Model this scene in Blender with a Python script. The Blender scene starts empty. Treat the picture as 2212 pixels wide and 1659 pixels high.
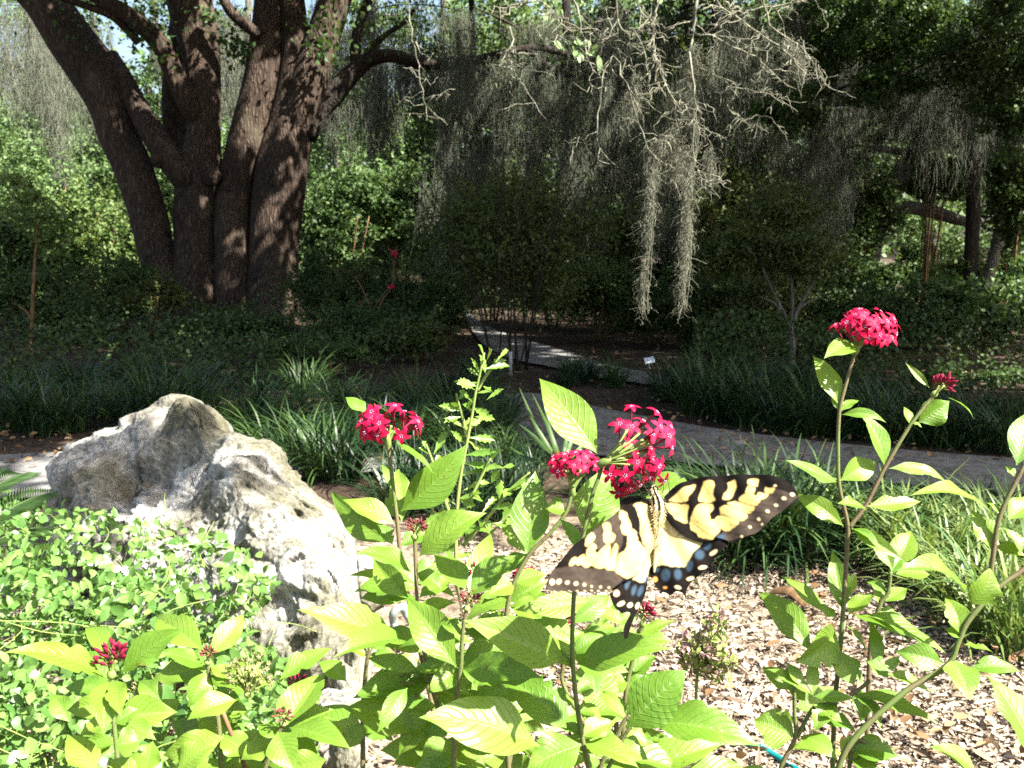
import bpy, math, random
import numpy as np
from mathutils import Matrix, Vector, noise as mnoise

SC = bpy.context.scene
COL = SC.collection
rng = np.random.default_rng(11)
random.seed(11)
R = math.radians

# ------------------------------------------------------------------ camera geometry (photo measured on a 2212 x 1659 sheet)
F, CX, CY = 1900.0, 1106.0, 829.5
PITCH, CAM_H = R(8.66), 1.05
CAM = np.array([0.0, 0.0, CAM_H])
RGT = np.array([1.0, 0.0, 0.0])
FWD = np.array([0.0, math.cos(PITCH), -math.sin(PITCH)])
UPV = np.array([0.0, math.sin(PITCH), math.cos(PITCH)])
SUN = np.array([0.60, -0.32, 0.80]); SUN /= np.linalg.norm(SUN)


def nrm(v):
    v = np.asarray(v, float)
    return v / np.maximum(np.linalg.norm(v, axis=-1, keepdims=True), 1e-12)


def P(px, py, d):
    return CAM + d * (RGT * ((px - CX) / F) + UPV * (-(py - CY) / F) + FWD)


def G(px, py, z=0.0):
    r = RGT * ((px - CX) / F) + UPV * (-(py - CY) / F) + FWD
    return CAM + r * ((z - CAM_H) / r[2])


# ------------------------------------------------------------------ mesh building
class MB:
    def __init__(self):
        self.v, self.q, self.t, self.r, self.u, self.c = [], [], [], [], [], []
        self.n = 0

    def add(self, v, q=None, t=None, rnd=0.5, uvw=None, col=(1, 1, 1)):
        v = np.asarray(v, float).reshape(-1, 3)
        k = len(v)
        self.v.append(v)
        if q is not None and len(q):
            self.q.append(np.asarray(q, int).reshape(-1, 4) + self.n)
        if t is not None and len(t):
            self.t.append(np.asarray(t, int).reshape(-1, 3) + self.n)
        self.r.append(np.broadcast_to(np.asarray(rnd, float), (k,)))
        self.u.append(np.zeros((k, 3)) if uvw is None else np.asarray(uvw, float))
        self.c.append(np.broadcast_to(np.asarray(col, float), (k, 3)))
        self.n += k

    def mesh(self, name, mats, smooth=True, origin=(0, 0, 0)):
        me = bpy.data.meshes.new(name)
        v = np.concatenate(self.v) - np.asarray(origin, float)
        q = np.concatenate(self.q) if self.q else np.zeros((0, 4), int)
        t = np.concatenate(self.t) if self.t else np.zeros((0, 3), int)
        me.vertices.add(len(v))
        me.vertices.foreach_set('co', v.astype(np.float32).ravel())
        loops = np.concatenate([q.ravel(), t.ravel()])
        starts = np.concatenate([np.arange(len(q)) * 4, len(q) * 4 + np.arange(len(t)) * 3])
        me.loops.add(len(loops))
        me.loops.foreach_set('vertex_index', loops.astype(np.int32))
        me.polygons.add(len(starts))
        me.polygons.foreach_set('loop_start', starts.astype(np.int32))
        me.update(calc_edges=True)
        a = me.attributes.new('rnd', 'FLOAT', 'POINT')
        a.data.foreach_set('value', np.concatenate(self.r).astype(np.float32))
        a = me.attributes.new('uvw', 'FLOAT_VECTOR', 'POINT')
        a.data.foreach_set('vector', np.concatenate(self.u).astype(np.float32).ravel())
        c = np.concatenate(self.c)
        a = me.attributes.new('col', 'FLOAT_COLOR', 'POINT')
        a.data.foreach_set('color', np.concatenate([c, np.ones((len(c), 1))], 1).astype(np.float32).ravel())
        me.polygons.foreach_set('use_smooth', np.full(len(starts), bool(smooth)))
        for m in (mats if isinstance(mats, (list, tuple)) else [mats]):
            me.materials.append(m)
        return me

    def build(self, name, mats, parent=None, smooth=True, origin=None):
        if origin is None:
            origin = parent['_o'] if parent is not None and '_o' in parent else (0, 0, 0)
        o = bpy.data.objects.new(name, self.mesh(name, mats, smooth, origin))
        COL.objects.link(o)
        if parent is not None:
            o.parent = parent
            o['_o'] = list(origin)
        else:
            o.location = origin
        return o


def tag(o, label=None, cat=None, group=None, kind=None):
    if label: o['label'] = label
    if cat: o['category'] = cat
    if group: o['group'] = group
    if kind: o['kind'] = kind
    return o


def thing(name, label, cat, loc=(0, 0, 0), group=None):
    o = bpy.data.objects.new(name, None)
    o.empty_display_size = 0.1
    COL.objects.link(o)
    o.location = [float(x) for x in loc]
    o['_o'] = [float(x) for x in loc]
    return tag(o, label, cat, group)


def spline(pts, n):
    """Catmull-Rom through rows of pts (any number of columns), n samples."""
    p = np.asarray(pts, float)
    if len(p) < 3:
        return p[0] + (p[-1] - p[0]) * np.linspace(0, 1, n)[:, None]
    a = np.vstack([2 * p[0] - p[1], p, 2 * p[-1] - p[-2]])
    u = np.linspace(0, len(p) - 1 - 1e-9, n)
    i = u.astype(int); f = (u - i)[:, None]
    p0, p1, p2, p3 = a[i], a[i + 1], a[i + 2], a[i + 3]
    return 0.5 * (2 * p1 + (p2 - p0) * f + (2 * p0 - 5 * p1 + 4 * p2 - p3) * f ** 2 + (3 * p1 - p0 - 3 * p2 + p3) * f ** 3)


def tube(mb, pts, rad, k=6, rnd=0.5, bump=0.0, col=(1, 1, 1), freq=5.0):
    pts = np.asarray(pts, float); n = len(pts)
    rad = np.broadcast_to(np.asarray(rad, float), (n,))
    tg = nrm(np.gradient(pts, axis=0))
    ref = np.array([0.0, 1.0, 0.0]) if abs(tg[0][1]) < 0.9 else np.array([1.0, 0, 0])
    u = nrm(np.cross(tg[0], ref)); us = []
    for i in range(n):
        u = nrm(u - tg[i] * np.dot(u, tg[i])); us.append(u)
    us = np.array(us); ws = np.cross(tg, us)
    a = np.arange(k) * 2 * math.pi / k
    rr = rad[:, None] * np.ones((1, k))
    if bump:
        ln = np.concatenate([[0], np.cumsum(np.linalg.norm(np.diff(pts, axis=0), axis=1))])
        sd = random.uniform(0, 50)
        for i in range(n):
            for j in range(k):
                nv = mnoise.noise(Vector((math.cos(a[j]) * 1.6 + sd, math.sin(a[j]) * 1.6, ln[i] * freq * 0.25)))
                nv += 0.5 * mnoise.noise(Vector((math.cos(a[j]) * 4 + sd, math.sin(a[j]) * 4, ln[i] * freq)))
                rr[i, j] *= 1 + bump * nv
    v = pts[:, None] + rr[..., None] * (np.cos(a)[None, :, None] * us[:, None] + np.sin(a)[None, :, None] * ws[:, None])
    idx = np.arange(n * k).reshape(n, k); nx = np.roll(idx, -1, 1)
    q = np.stack([idx[:-1], nx[:-1], nx[1:], idx[1:]], -1).reshape(-1, 4)
    uvw = np.stack([np.tile(a, (n, 1)), np.tile(np.linspace(0, 1, n)[:, None], (1, k)), np.zeros((n, k))], -1).reshape(-1, 3)
    vv = v.reshape(-1, 3)
    m0 = len(vv)
    vv = np.vstack([vv, pts[0], pts[-1]])
    t0 = [[m0, (j + 1) % k, j] for j in range(k)]
    t1 = [[m0 + 1, (n - 1) * k + j, (n - 1) * k + (j + 1) % k] for j in range(k)]
    mb.add(vv, q, t0 + t1, rnd, np.vstack([uvw, [[0, 0, 0], [0, 1, 0]]]), col)


# ---- templates: rows (t, s, z); faces
T_RH = (np.array([[0, 0, 0], [.45, -1, .06], [1, 0, -.05], [.45, 1, .06]]), None, np.array([[0, 3, 2], [0, 2, 1]]))
T_LEAF = (np.array([[0, 0, 0], [.25, -.8, .04], [.25, 0, -.02], [.25, .8, .04], [.6, -.85, .03], [.6, 0, -.04], [.6, .85, .03], [1, 0, -.12]]),
          np.array([[1, 2, 5, 4], [2, 3, 6, 5]]), np.array([[0, 2, 1], [0, 3, 2], [4, 5, 7], [5, 6, 7]]))
T_OVAL_ROWS = [(0, .0), (.12, .5), (.3, .92), (.5, 1.0), (.7, .78), (.87, .38), (1.0, .0)]
_ov = np.array([[t, s * w, .10 * abs(s) * w - .10 * t * t] for t, w in T_OVAL_ROWS for s in (-1, 0, 1)])
_i = np.arange(21).reshape(7, 3)
T_OVAL = (_ov, np.concatenate([np.stack([_i[:-1, j], _i[:-1, j + 1], _i[1:, j + 1], _i[1:, j]], -1) for j in (0, 1)]), None)
_l = [(.3, .35), (.45, .8), (.52, .62), (.64, 1.0), (.72, .68), (.84, .85), (.86, .45)]
_lv = [[0, 0, 0], [.3, 0, 0], [.5, 0, -.02], [.65, 0, -.02], [.8, 0, -.03], [1, 0, -.08]]
_n0 = len(_lv)
for _s in (-1, 1):
    _lv += [[t, _s * s, .05] for t, s in _l]
_lt = []
for _b, _f in ((_n0, 1), (_n0 + 7, 0)):
    for tri in ([0, 1, _b], [_b, 1, _b + 1], [1, 2, _b + 1], [_b + 1, 2, _b + 2], [_b + 2, 2, 3], [_b + 2, 3, _b + 3], [_b + 3, 3, _b + 4], [3, 4, _b + 4],
                [_b + 4, 4, _b + 5], [_b + 5, 4, _b + 6], [_b + 6, 4, 5]):
        _lt.append(tri if _f else tri[::-1])
T_LOBE = (np.array(_lv, float), None, np.array(_lt))


def scatter(mb, tmpl, pos, dr, nor, L, W, rnd, col=None):
    """Lay one template leaf at every row of pos: axis dr, face normal nor, length L, half width W."""
    tv, tq, tt = tmpl
    pos = np.asarray(pos, float); n = len(pos)
    if n == 0: return
    dr = nrm(dr); nor = nrm(nor - dr * np.sum(nor * dr, 1, keepdims=True)); sd = np.cross(nor, dr)
    L = np.broadcast_to(np.asarray(L, float), (n,))[:, None, None]; W = np.broadcast_to(np.asarray(W, float), (n,))[:, None, None]
    v = pos[:, None] + dr[:, None] * tv[None, :, 0:1] * L + sd[:, None] * tv[None, :, 1:2] * W + nor[:, None] * tv[None, :, 2:3] * L
    k = len(tv); off = (np.arange(n) * k)[:, None, None]
    q = (tq[None] + off).reshape(-1, 4) if tq is not None else None
    t = (tt[None] + off).reshape(-1, 3) if tt is not None else None
    uvw = np.tile(tv[:, [0, 1, 2]] * [1, 1, 0], (n, 1))
    rr = np.repeat(np.broadcast_to(np.asarray(rnd, float), (n,)), k)
    cc = (1, 1, 1) if col is None else np.repeat(np.asarray(col, float), k, 0)
    mb.add(v.reshape(-1, 3), q, t, rr, uvw, cc)


def rand_dirs(n, up=0.0):
    v = rng.normal(size=(n, 3)); v[:, 2] += up
    return nrm(v)


def blades(mb, base, heading, L, lean, width, segs=5, droop=1.0):
    """Arching grass blades, all at once."""
    n = len(base); m = segs + 1
    t = np.linspace(0, 1, m)
    hx = np.stack([np.cos(heading), np.sin(heading), np.zeros(n)], 1)
    ang = lean[:, None] + (droop * (0.6 + 0.9 * rng.random(n)))[:, None] * t[None] ** 1.3
    ds = (L / segs)[:, None]
    x = np.concatenate([np.zeros((n, 1)), np.cumsum(np.sin(ang[:, :-1]) * ds, 1)], 1)
    z = np.concatenate([np.zeros((n, 1)), np.cumsum(np.cos(ang[:, :-1]) * ds, 1)], 1)
    c = base[:, None] + hx[:, None] * x[..., None] + np.array([0, 0, 1.0]) * z[..., None]
    side = np.stack([-np.sin(heading), np.cos(heading), np.zeros(n)], 1)
    tw = rng.normal(0, .5, n)
    side = nrm(side + hx * tw[:, None] * .6)
    w = width[:, None] * np.sqrt(np.clip(1 - t[None] ** 2.2, 0.002, 1)) * (0.6 + .4 * np.minimum(t * 4, 1))
    v = np.stack([c - side[:, None] * w[..., None], c + side[:, None] * w[..., None]], 2)
    idx = np.arange(n * m * 2).reshape(n, m, 2)
    q = np.stack([idx[:, :-1, 0], idx[:, :-1, 1], idx[:, 1:, 1], idx[:, 1:, 0]], -1).reshape(-1, 4)
    uvw = np.zeros((n, m, 2, 3)); uvw[..., 0] = t[None, :, None]; uvw[:, :, 0, 1] = -1; uvw[:, :, 1, 1] = 1
    mb.add(v.reshape(-1, 3), q, None, np.repeat(rng.random(n), m * 2), uvw.reshape(-1, 3))


# ------------------------------------------------------------------ materials
def new_mat(name):
    m = bpy.data.materials.new(name); m.use_nodes = True
    nt = m.node_tree; nt.nodes.clear()
    out = nt.nodes.new('ShaderNodeOutputMaterial')
    return m, nt, out


class N:
    """tiny node helper"""
    def __init__(self, nt): self.nt = nt
    def node(self, t, **kw):
        n = self.nt.nodes.new(t)
        for k, v in kw.items(): setattr(n, k, v)
        return n
    def link(self, a, b): self.nt.links.new(a, b)
    def attr(self, name, out='Fac'):
        n = self.node('ShaderNodeAttribute'); n.attribute_name = name
        return n.outputs[out]
    def math(self, op, a, b=None, clamp=False):
        n = self.node('ShaderNodeMath'); n.operation = op; n.use_clamp = clamp
        for i, x in enumerate((a, b)):
            if x is None: continue
            if isinstance(x, (int, float)): n.inputs[i].default_value = x
            else: self.link(x, n.inputs[i])
        return n.outputs[0]
    def mix(self, f, a, b, mode='MIX'):
        n = self.node('ShaderNodeMix'); n.data_type = 'RGBA'; n.blend_type = mode
        for s, x in ((n.inputs[0], f), (n.inputs[6], a), (n.inputs[7], b)):
            if isinstance(x, (int, float)): s.default_value = x
            elif isinstance(x, tuple): s.default_value = (*x, 1)
            else: self.link(x, s)
        return n.outputs[2]
    def noise(self, vec, scale, detail=3, rough=.55, out='Fac'):
        n = self.node('ShaderNodeTexNoise'); n.inputs['Scale'].default_value = scale
        n.inputs['Detail'].default_value = detail; n.inputs['Roughness'].default_value = rough
        if vec is not None: self.link(vec, n.inputs['Vector'])
        return n.outputs[out]
    def ramp(self, f, stops):
        n = self.node('ShaderNodeValToRGB'); cr = n.color_ramp
        while len(cr.elements) < len(stops): cr.elements.new(.5)
        for e, (p, c) in zip(cr.elements, stops):
            e.position = p; e.color = (*c, 1) if len(c) == 3 else c
        self.link(f, n.inputs[0])
        return n.outputs[0]
    def coord(self, which='Object', scale=None):
        o = self.node('ShaderNodeTexCoord').outputs[which]
        if scale:
            m = self.node('ShaderNodeMapping'); m.inputs['Scale'].default_value = scale
            self.link(o, m.inputs[0]); o = m.outputs[0]
        return o
    def bump(self, h, strength=.5, dist=.01):
        n = self.node('ShaderNodeBump'); n.inputs['Strength'].default_value = strength; n.inputs['Distance'].default_value = dist
        self.link(h, n.inputs['Height'])
        return n.outputs[0]


def principled(h, out, col, rough=.6, spec=.3, normal=None, trans=None, tfac=.3):
    p = h.node('ShaderNodeBsdfPrincipled')
    if isinstance(col, tuple): p.inputs['Base Color'].default_value = (*col, 1)
    else: h.link(col, p.inputs['Base Color'])
    p.inputs['Roughness'].default_value = rough
    p.inputs['Specular IOR Level'].default_value = spec
    if normal is not None: h.link(normal, p.inputs['Normal'])
    if trans is None:
        h.link(p.outputs[0], out.inputs[0]); return p
    t = h.node('ShaderNodeBsdfTranslucent')
    if isinstance(trans, tuple): t.inputs[0].default_value = (*trans, 1)
    else: h.link(trans, t.inputs[0])
    m = h.node('ShaderNodeMixShader'); m.inputs[0].default_value = tfac
    h.link(p.outputs[0], m.inputs[1]); h.link(t.outputs[0], m.inputs[2]); h.link(m.outputs[0], out.inputs[0])
    return p


def leaf_mat(name, a, b, rough=.42, spec=.35, tfac=.3, tboost=(1.3, 1.25, .7)):
    m, nt, out = new_mat(name); h = N(nt)
    c = h.mix(h.attr('rnd'), a, b)
    t = h.mix(1.0, c, tuple(tboost), 'MULTIPLY')
    principled(h, out, c, rough, spec, None, t, tfac)
    return m


def pentas_mat():
    m, nt, out = new_mat('pentas_leaf'); h = N(nt)
    sep = h.node('ShaderNodeSeparateXYZ'); h.link(h.attr('uvw', 'Vector'), sep.inputs[0])
    t, s = sep.outputs[0], h.math('ABSOLUTE', sep.outputs[1])
    ph = h.math('SUBTRACT', h.math('MULTIPLY', t, 10.0), h.math('MULTIPLY', h.math('POWER', s, 1.35), 2.6))
    lat = h.math('ABSOLUTE', h.math('SUBTRACT', h.math('FRACT', ph), .5))            # 0 at a vein
    lat = h.math('SUBTRACT', 1.0, h.math('DIVIDE', lat, .13), True)
    mid = h.math('SUBTRACT', 1.0, h.math('DIVIDE', s, .055), True)
    vein = h.math('MAXIMUM', lat, h.math('MULTIPLY', mid, .8))
    oi = h.node('ShaderNodeObjectInfo')
    base = h.mix(oi.outputs['Random'], (.064, .16, .011), (.14, .235, .024))
    mott = h.noise(h.coord('Object'), 90, 3)
    base = h.mix(h.math('MULTIPLY', mott, .55), base, (.150, .235, .034))
    c = h.mix(h.math('MULTIPLY', vein, .30), base, (.06, .14, .012))  # darker veins, partly the grooves' shade put into the colour
    c = h.mix(h.math('MULTIPLY', mid, .5), c, (.2, .3, .07))
    bl = h.ramp(h.noise(h.coord('Object'), 38, 4), [(.60, (0, 0, 0)), (.68, (1, 1, 1))])
    c = h.mix(h.math('MULTIPLY', bl, .55), c, (.17, .22, .045))
    sp = h.ramp(h.noise(h.coord('Object'), 170, 2), [(.70, (0, 0, 0)), (.74, (1, 1, 1))])
    c = h.mix(h.math('MULTIPLY', sp, .6), c, (.10, .07, .02))
    vor = h.node('ShaderNodeTexVoronoi'); vor.inputs['Scale'].default_value = 420; h.link(h.coord('Object'), vor.inputs['Vector'])
    hgt = h.math('ADD', h.math('MULTIPLY', vein, -1.0), h.math('MULTIPLY', vor.outputs['Distance'], -.35))
    nb = h.bump(hgt, .32, .0010)
    tr = h.mix(1.0, c, (1.5, 1.5, .6), 'MULTIPLY')
    principled(h, out, c, .42, .42, nb, tr, .34)
    return m


def col_mat(name, rough=.5, spec=.3, tfac=.25):
    m, nt, out = new_mat(name); h = N(nt)
    c = h.attr('col', 'Color')
    if tfac: principled(h, out, c, rough, spec, None, c, tfac)
    else: principled(h, out, c, rough, spec)
    return m


def bark_mat(name, dark, mid, lite, sc=(17, 17, 2.8), strength=.75, dist=.025):
    m, nt, out = new_mat(name); h = N(nt)
    co = h.coord('Object', sc)
    n1 = h.noise(co, 2.2, 6, .65)
    n2 = h.noise(h.coord('Object', (1, 1, .5)), 1.3, 3)
    vo = h.node('ShaderNodeTexVoronoi'); vo.feature = 'DISTANCE_TO_EDGE'; vo.inputs['Scale'].default_value = 1.5
    wv = h.node('ShaderNodeVectorMath'); wv.operation = 'ADD'; h.link(co, wv.inputs[0]); h.link(h.noise(h.coord('Object'), 6, 3, out='Color'), wv.inputs[1]); h.link(wv.outputs[0], vo.inputs['Vector'])
    crk = h.math('MULTIPLY', vo.outputs['Distance'], 3.0, True)
    f = h.math('ADD', h.math('ADD', h.math('MULTIPLY', n1, .5), h.math('MULTIPLY', n2, .32)), h.math('MULTIPLY', crk, .16))
    c = h.ramp(f, [(.32, dark), (.53, mid), (.74, lite)])
    lich = h.ramp(h.noise(h.coord('Object'), 2.6, 5), [(.58, (0, 0, 0)), (.68, (.55, .55, .55))])
    c = h.mix(lich, c, tuple(.5 * x + y for x, y in zip(lite, (.02, .028, .016))))
    principled(h, out, c, .9, .12, h.bump(h.math('ADD', h.math('MULTIPLY', crk, .7), n1), strength, dist))
    return m


def stem_mat(name, a, b, rough=.55):
    m, nt, out = new_mat(name); h = N(nt)
    n1 = h.noise(h.coord('Object', (60, 60, 14)), 1.0, 3)
    principled(h, out, h.ramp(n1, [(.38, a), (.62, b)]), rough, .25)
    return m


M = {}
M['pentas'] = pentas_mat()
M['floret'] = col_mat('floret_petal', .6, .12, .2)
M['wing'] = col_mat('butterfly_scale', .8, .06, .14)
M['fur'] = col_mat('butterfly_body', .85, .1, 0)
M['stem'] = stem_mat('pentas_stem', (.085, .12, .03), (.11, .075, .045))
M['stem_green'] = stem_mat('green_stem', (.12, .17, .04), (.18, .22, .06))
M['groundsel'] = leaf_mat('groundsel_leaf', (.10, .20, .028), (.17, .28, .05), .34, .45, .32)
M['vine'] = leaf_mat('vine_leaf', (.05, .125, .024), (.145, .25, .06), .42, .32, .3)
M['grass'] = leaf_mat('border_grass', (.019, .045, .012), (.052, .096, .021), .5, .3, .18)
M['grass_shaded'] = leaf_mat('shaded_border_grass', (.008, .024, .009), (.026, .056, .018), .42, .35, .15)  # darker copy of the border grass, deeper shade put into its colour
M['oak_spray'] = leaf_mat('light_oak_leaf', (.10, .18, .055), (.22, .31, .14), .25, .6, .3)  # lighter copy of the oak leaf, for the few leaves in view
M['grass_lime'] = leaf_mat('variegated_grass', (.04, .10, .024), (.18, .23, .07), .42, .35, .28)
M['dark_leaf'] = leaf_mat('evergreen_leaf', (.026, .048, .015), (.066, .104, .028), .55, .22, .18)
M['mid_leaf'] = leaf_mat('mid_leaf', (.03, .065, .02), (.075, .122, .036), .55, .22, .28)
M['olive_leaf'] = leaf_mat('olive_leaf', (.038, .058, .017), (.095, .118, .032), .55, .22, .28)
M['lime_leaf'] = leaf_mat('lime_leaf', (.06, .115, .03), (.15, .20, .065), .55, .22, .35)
M['blue_leaf'] = leaf_mat('hazy_green_leaf', (.065, .125, .045), (.145, .215, .08), .55, .22, .3)  # pale cool tint: haze and the thicket's sunlight put into the leaf colour
M['oak_leaf'] = leaf_mat('oak_leaf', (.05, .10, .03), (.12, .19, .055), .25, .6, .25)
M['dry_leaf'] = leaf_mat('dry_leaf', (.10, .055, .025), (.32, .22, .12), .8, .15, .1)
M['moss'] = leaf_mat('spanish_moss', (.10, .105, .075), (.24, .24, .175), .85, .1, .2, (1, 1, 1))
M['moss_far'] = leaf_mat('spanish_moss_far', (.06, .069, .05), (.22, .23, .17), .85, .1, .2, (1, 1, 1))
M['bark'] = bark_mat('trunk_bark', (.012, .009, .007), (.060, .042, .031), (.155, .112, .082))
M['bark_grey'] = bark_mat('grey_bark', (.03, .027, .022), (.11, .10, .085), (.24, .22, .19))
M['bark_dark'] = bark_mat('dark_bark', (.012, .010, .008), (.035, .028, .022), (.07, .06, .05))
M['twig'] = stem_mat('lichen_twig', (.06, .06, .042), (.22, .215, .155), .85)
M['brown_stem'] = stem_mat('brown_stem', (.08, .045, .02), (.17, .10, .045), .8)
M['litter'] = leaf_mat('bark_chip', (.11, .082, .056), (.45, .37, .28), .85, .12, .05, (1, 1, 1))


def rock_mat():
    m, nt, out = new_mat('limestone'); h = N(nt)
    co = h.coord('Object')
    n1 = h.noise(co, 3.2, 6, .62); n2 = h.noise(co, 14, 5, .65); n3 = h.noise(co, 2.1, 3)
    c = h.ramp(h.math('ADD', h.math('MULTIPLY', n1, .55), h.math('MULTIPLY', n2, .5)), [(.33, (.05, .046, .034)), (.42, (.16, .152, .128)), (.52, (.27, .263, .24)), (.62, (.42, .415, .395))])
    c = h.mix(h.ramp(n3, [(.47, (0, 0, 0)), (.60, (.8, .8, .8))]), c, (.075, .07, .035))
    vor = h.node('ShaderNodeTexVoronoi'); vor.inputs['Scale'].default_value = 26; h.link(co, vor.inputs['Vector'])
    pit = h.ramp(vor.outputs['Distance'], [(.08, (0, 0, 0)), (.25, (1, 1, 1))])
    n5 = h.noise(co, 62, 4, .7)
    c = h.mix(1.0, c, h.ramp(n5, [(.36, (.45, .44, .40)), (.50, (.95, .95, .95)), (.64, (1.15, 1.15, 1.15))]), 'MULTIPLY')
    hg = h.math('ADD', h.math('ADD', h.math('MULTIPLY', n2, 1.2), h.math('MULTIPLY', pit, .35)), h.math('MULTIPLY', n5, .7))
    principled(h, out, h.mix(h.math('MULTIPLY', n2, .5), c, (.24, .22, .18), 'MULTIPLY') if False else c, .9, .15, h.bump(hg, .8, .012))
    return m


def ground_mat(name, stops, scale, bump=.6, dist=.02):
    m, nt, out = new_mat(name); h = N(nt)
    co = h.coord('Object')
    n1 = h.noise(co, scale, 6, .7); n2 = h.noise(co, scale * .08, 3)
    f = h.math('ADD', h.math('MULTIPLY', n1, .7), h.math('MULTIPLY', n2, .35))
    principled(h, out, h.ramp(f, stops), .95, .08, h.bump(n1, bump, dist))
    return m


M['rock'] = rock_mat()
M['soil'] = ground_mat('leaf_litter_soil', [(.36, (.02, .014, .010)), (.52, (.048, .034, .024)), (.68, (.11, .08, .056))], 22)
M['mulch'] = ground_mat('bark_mulch', [(.34, (.06, .046, .032)), (.5, (.16, .125, .09)), (.66, (.31, .255, .19))], 40)
M['path'] = ground_mat('path_concrete', [(.36, (.06, .056, .05)), (.50, (.135, .13, .122)), (.62, (.21, .205, .195))], 26, .25, .004)


def plain(name, col, rough=.5, spec=.4):
    m, nt, out = new_mat(name); h = N(nt)
    n1 = h.noise(h.coord('Object'), 40, 3)
    c = h.mix(h.math('MULTIPLY', n1, .35), col, tuple(x * .6 for x in col))
    principled(h, out, c, rough, spec)
    return m


M['white_sign'] = plain('label_plate', (.75, .78, .82))
M['grey_sign'] = plain('grey_label_plate', (.30, .31, .30))
M['teal'] = plain('teal_plastic', (.0, .13, .13))
M['grey_hose'] = plain('grey_plastic', (.16, .19, .18), .35)
M['berry'] = plain('red_flower', (.55, .015, .06))
ORD = ['first', 'second', 'third', 'fourth', 'fifth', 'sixth', 'seventh', 'eighth', 'ninth', 'tenth', 'eleventh', 'twelfth',
       'thirteenth', 'fourteenth', 'fifteenth', 'sixteenth', 'seventeenth', 'eighteenth', 'nineteenth', 'twentieth']

# places where the sun comes through the canopy: (centre, radius, share of leaves taken away)
GAPS = [(P(1106, 1000, .6), .75, 1), (np.array([.9, 1.9, .1]), 1.25, 1), (np.array([-.35, 1.9, .35]), .62, 1), (np.array([1.25, 2.25, .1]), .62, 1), (np.array([-1.1, 1.6, .2]), .9, 1),
        (P(1450, 130, 3.2), .75, .98), (P(1450, 480, 3.3), .62, .95), (P(1130, 60, 3.2), .55, .97), (P(1700, 250, 3.2), .5, .9),
        (P(190, 440, 18), 2.6, .97), (P(110, 260, 23), 4.0, .97), (P(780, 430, 17), 2.2, .97), (P(950, 400, 17), 1.4, .8), (P(1403, 778, 7.9), .13, 1), (P(2120, 660, 10.2), .5, .9), (P(2030, 690, 9.6), .3, .85), (P(2190, 800, 9), .45, .9), (P(2100, 880, 7.2), .6, .9), (P(1880, 600, 11), .7, .7), (P(2150, 200, 8.6), .5, .8), (P(1950, 60, 9), .45, .75), (P(1800, 120, 9.5), .4, .6), (P(2050, 150, 9), .3, .9), (P(1880, 140, 9), .25, .9), (P(830, 600, 15), .8, .6), (P(560, 300, 13), .55, .8), (P(625, 260, 13), .62, .85), (P(600, 470, 13), .4, .75), (P(385, 210, 13.6), .45, .9), (P(690, 90, 13), .45, .8),
        (P(330, 230, 13), .45, .85), (P(300, 300, 13), .35, .8), (G(345, 880, .3), .5, .95), (G(690, 780, .3), .55, .9), (G(600, 950, .2), .16, .9), (G(800, 960, .2), .14, .9), (P(2060, 590, 15), 1.3, .9), (P(1640, 500, 14), .8, .85), (P(1930, 400, 17), .9, .8),
        (P(1990, 200, 16), 1.6, .7), (P(800, 230, 24), 2.6, .8), (G(1175, 752), .15, .95), (G(1230, 770), .16, .95), (G(1300, 792), .15, .95), (G(1370, 815), .12, .95), (G(1700, 978), .07, .95), (G(1540, 950), .06, .95), (G(1200, 762), .12, .9), (G(1330, 800), .10, .8), (G(1130, 745), .10, .9), (G(1260, 790), .07, .9), (G(1400, 960), .06, .9), (G(1150, 870), .07, .9), (G(1230, 850), .06, .8),  (P(2140, 850, 7.5), .5, .8), (P(2150, 300, 20), 2.0, .6),
        (G(60, 1005), .09, .95), (G(20, 1030), .06, .9), (G(1580, 960), .12, .9), (P(470, 640, 13), .35, .7), (P(590, 600, 13), .3, .7), (P(1050, 350, 14), .6, .5), (P(1200, 300, 16), .7, .5)]
_r = random.Random(5)
for _ in range(70):
    GAPS.append((P(_r.uniform(930, 2230), _r.uniform(60, 640), _r.uniform(9.5, 16)), _r.uniform(.12, .4), .8))
for _ in range(16):
    GAPS.append((P(_r.uniform(380, 680), _r.uniform(20, 600), 13), _r.uniform(.10, .28), .85))
GC = np.array([g[0] for g in GAPS]); GR = np.array([g[1] for g in GAPS]); GF = np.array([g[2] for g in GAPS])


def sun_gap(p):
    """Mask of the points left after the gaps are opened along the sun's rays."""
    keep = np.ones(len(p), bool)
    for c, r, f in zip(GC, GR, GF):
        v = p - c
        al = v @ SUN
        pr = np.sqrt(np.maximum((v * v).sum(1) - al * al, 0))
        keep &= ~((al > r * .6) & (pr < r * (.8 + .35 * rng.random(len(p)))) & (rng.random(len(p)) < f))
    return keep


def in_view(p, margin=60):
    v = p - CAM
    d = v @ FWD
    x = CX + F * (v @ RGT) / np.maximum(d, .01); y = CY - F * (v @ UPV) / np.maximum(d, .01)
    return (d > .05) & (x > -margin) & (x < 2212 + margin) & (y > -margin) & (y < 1659 + margin)


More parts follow.
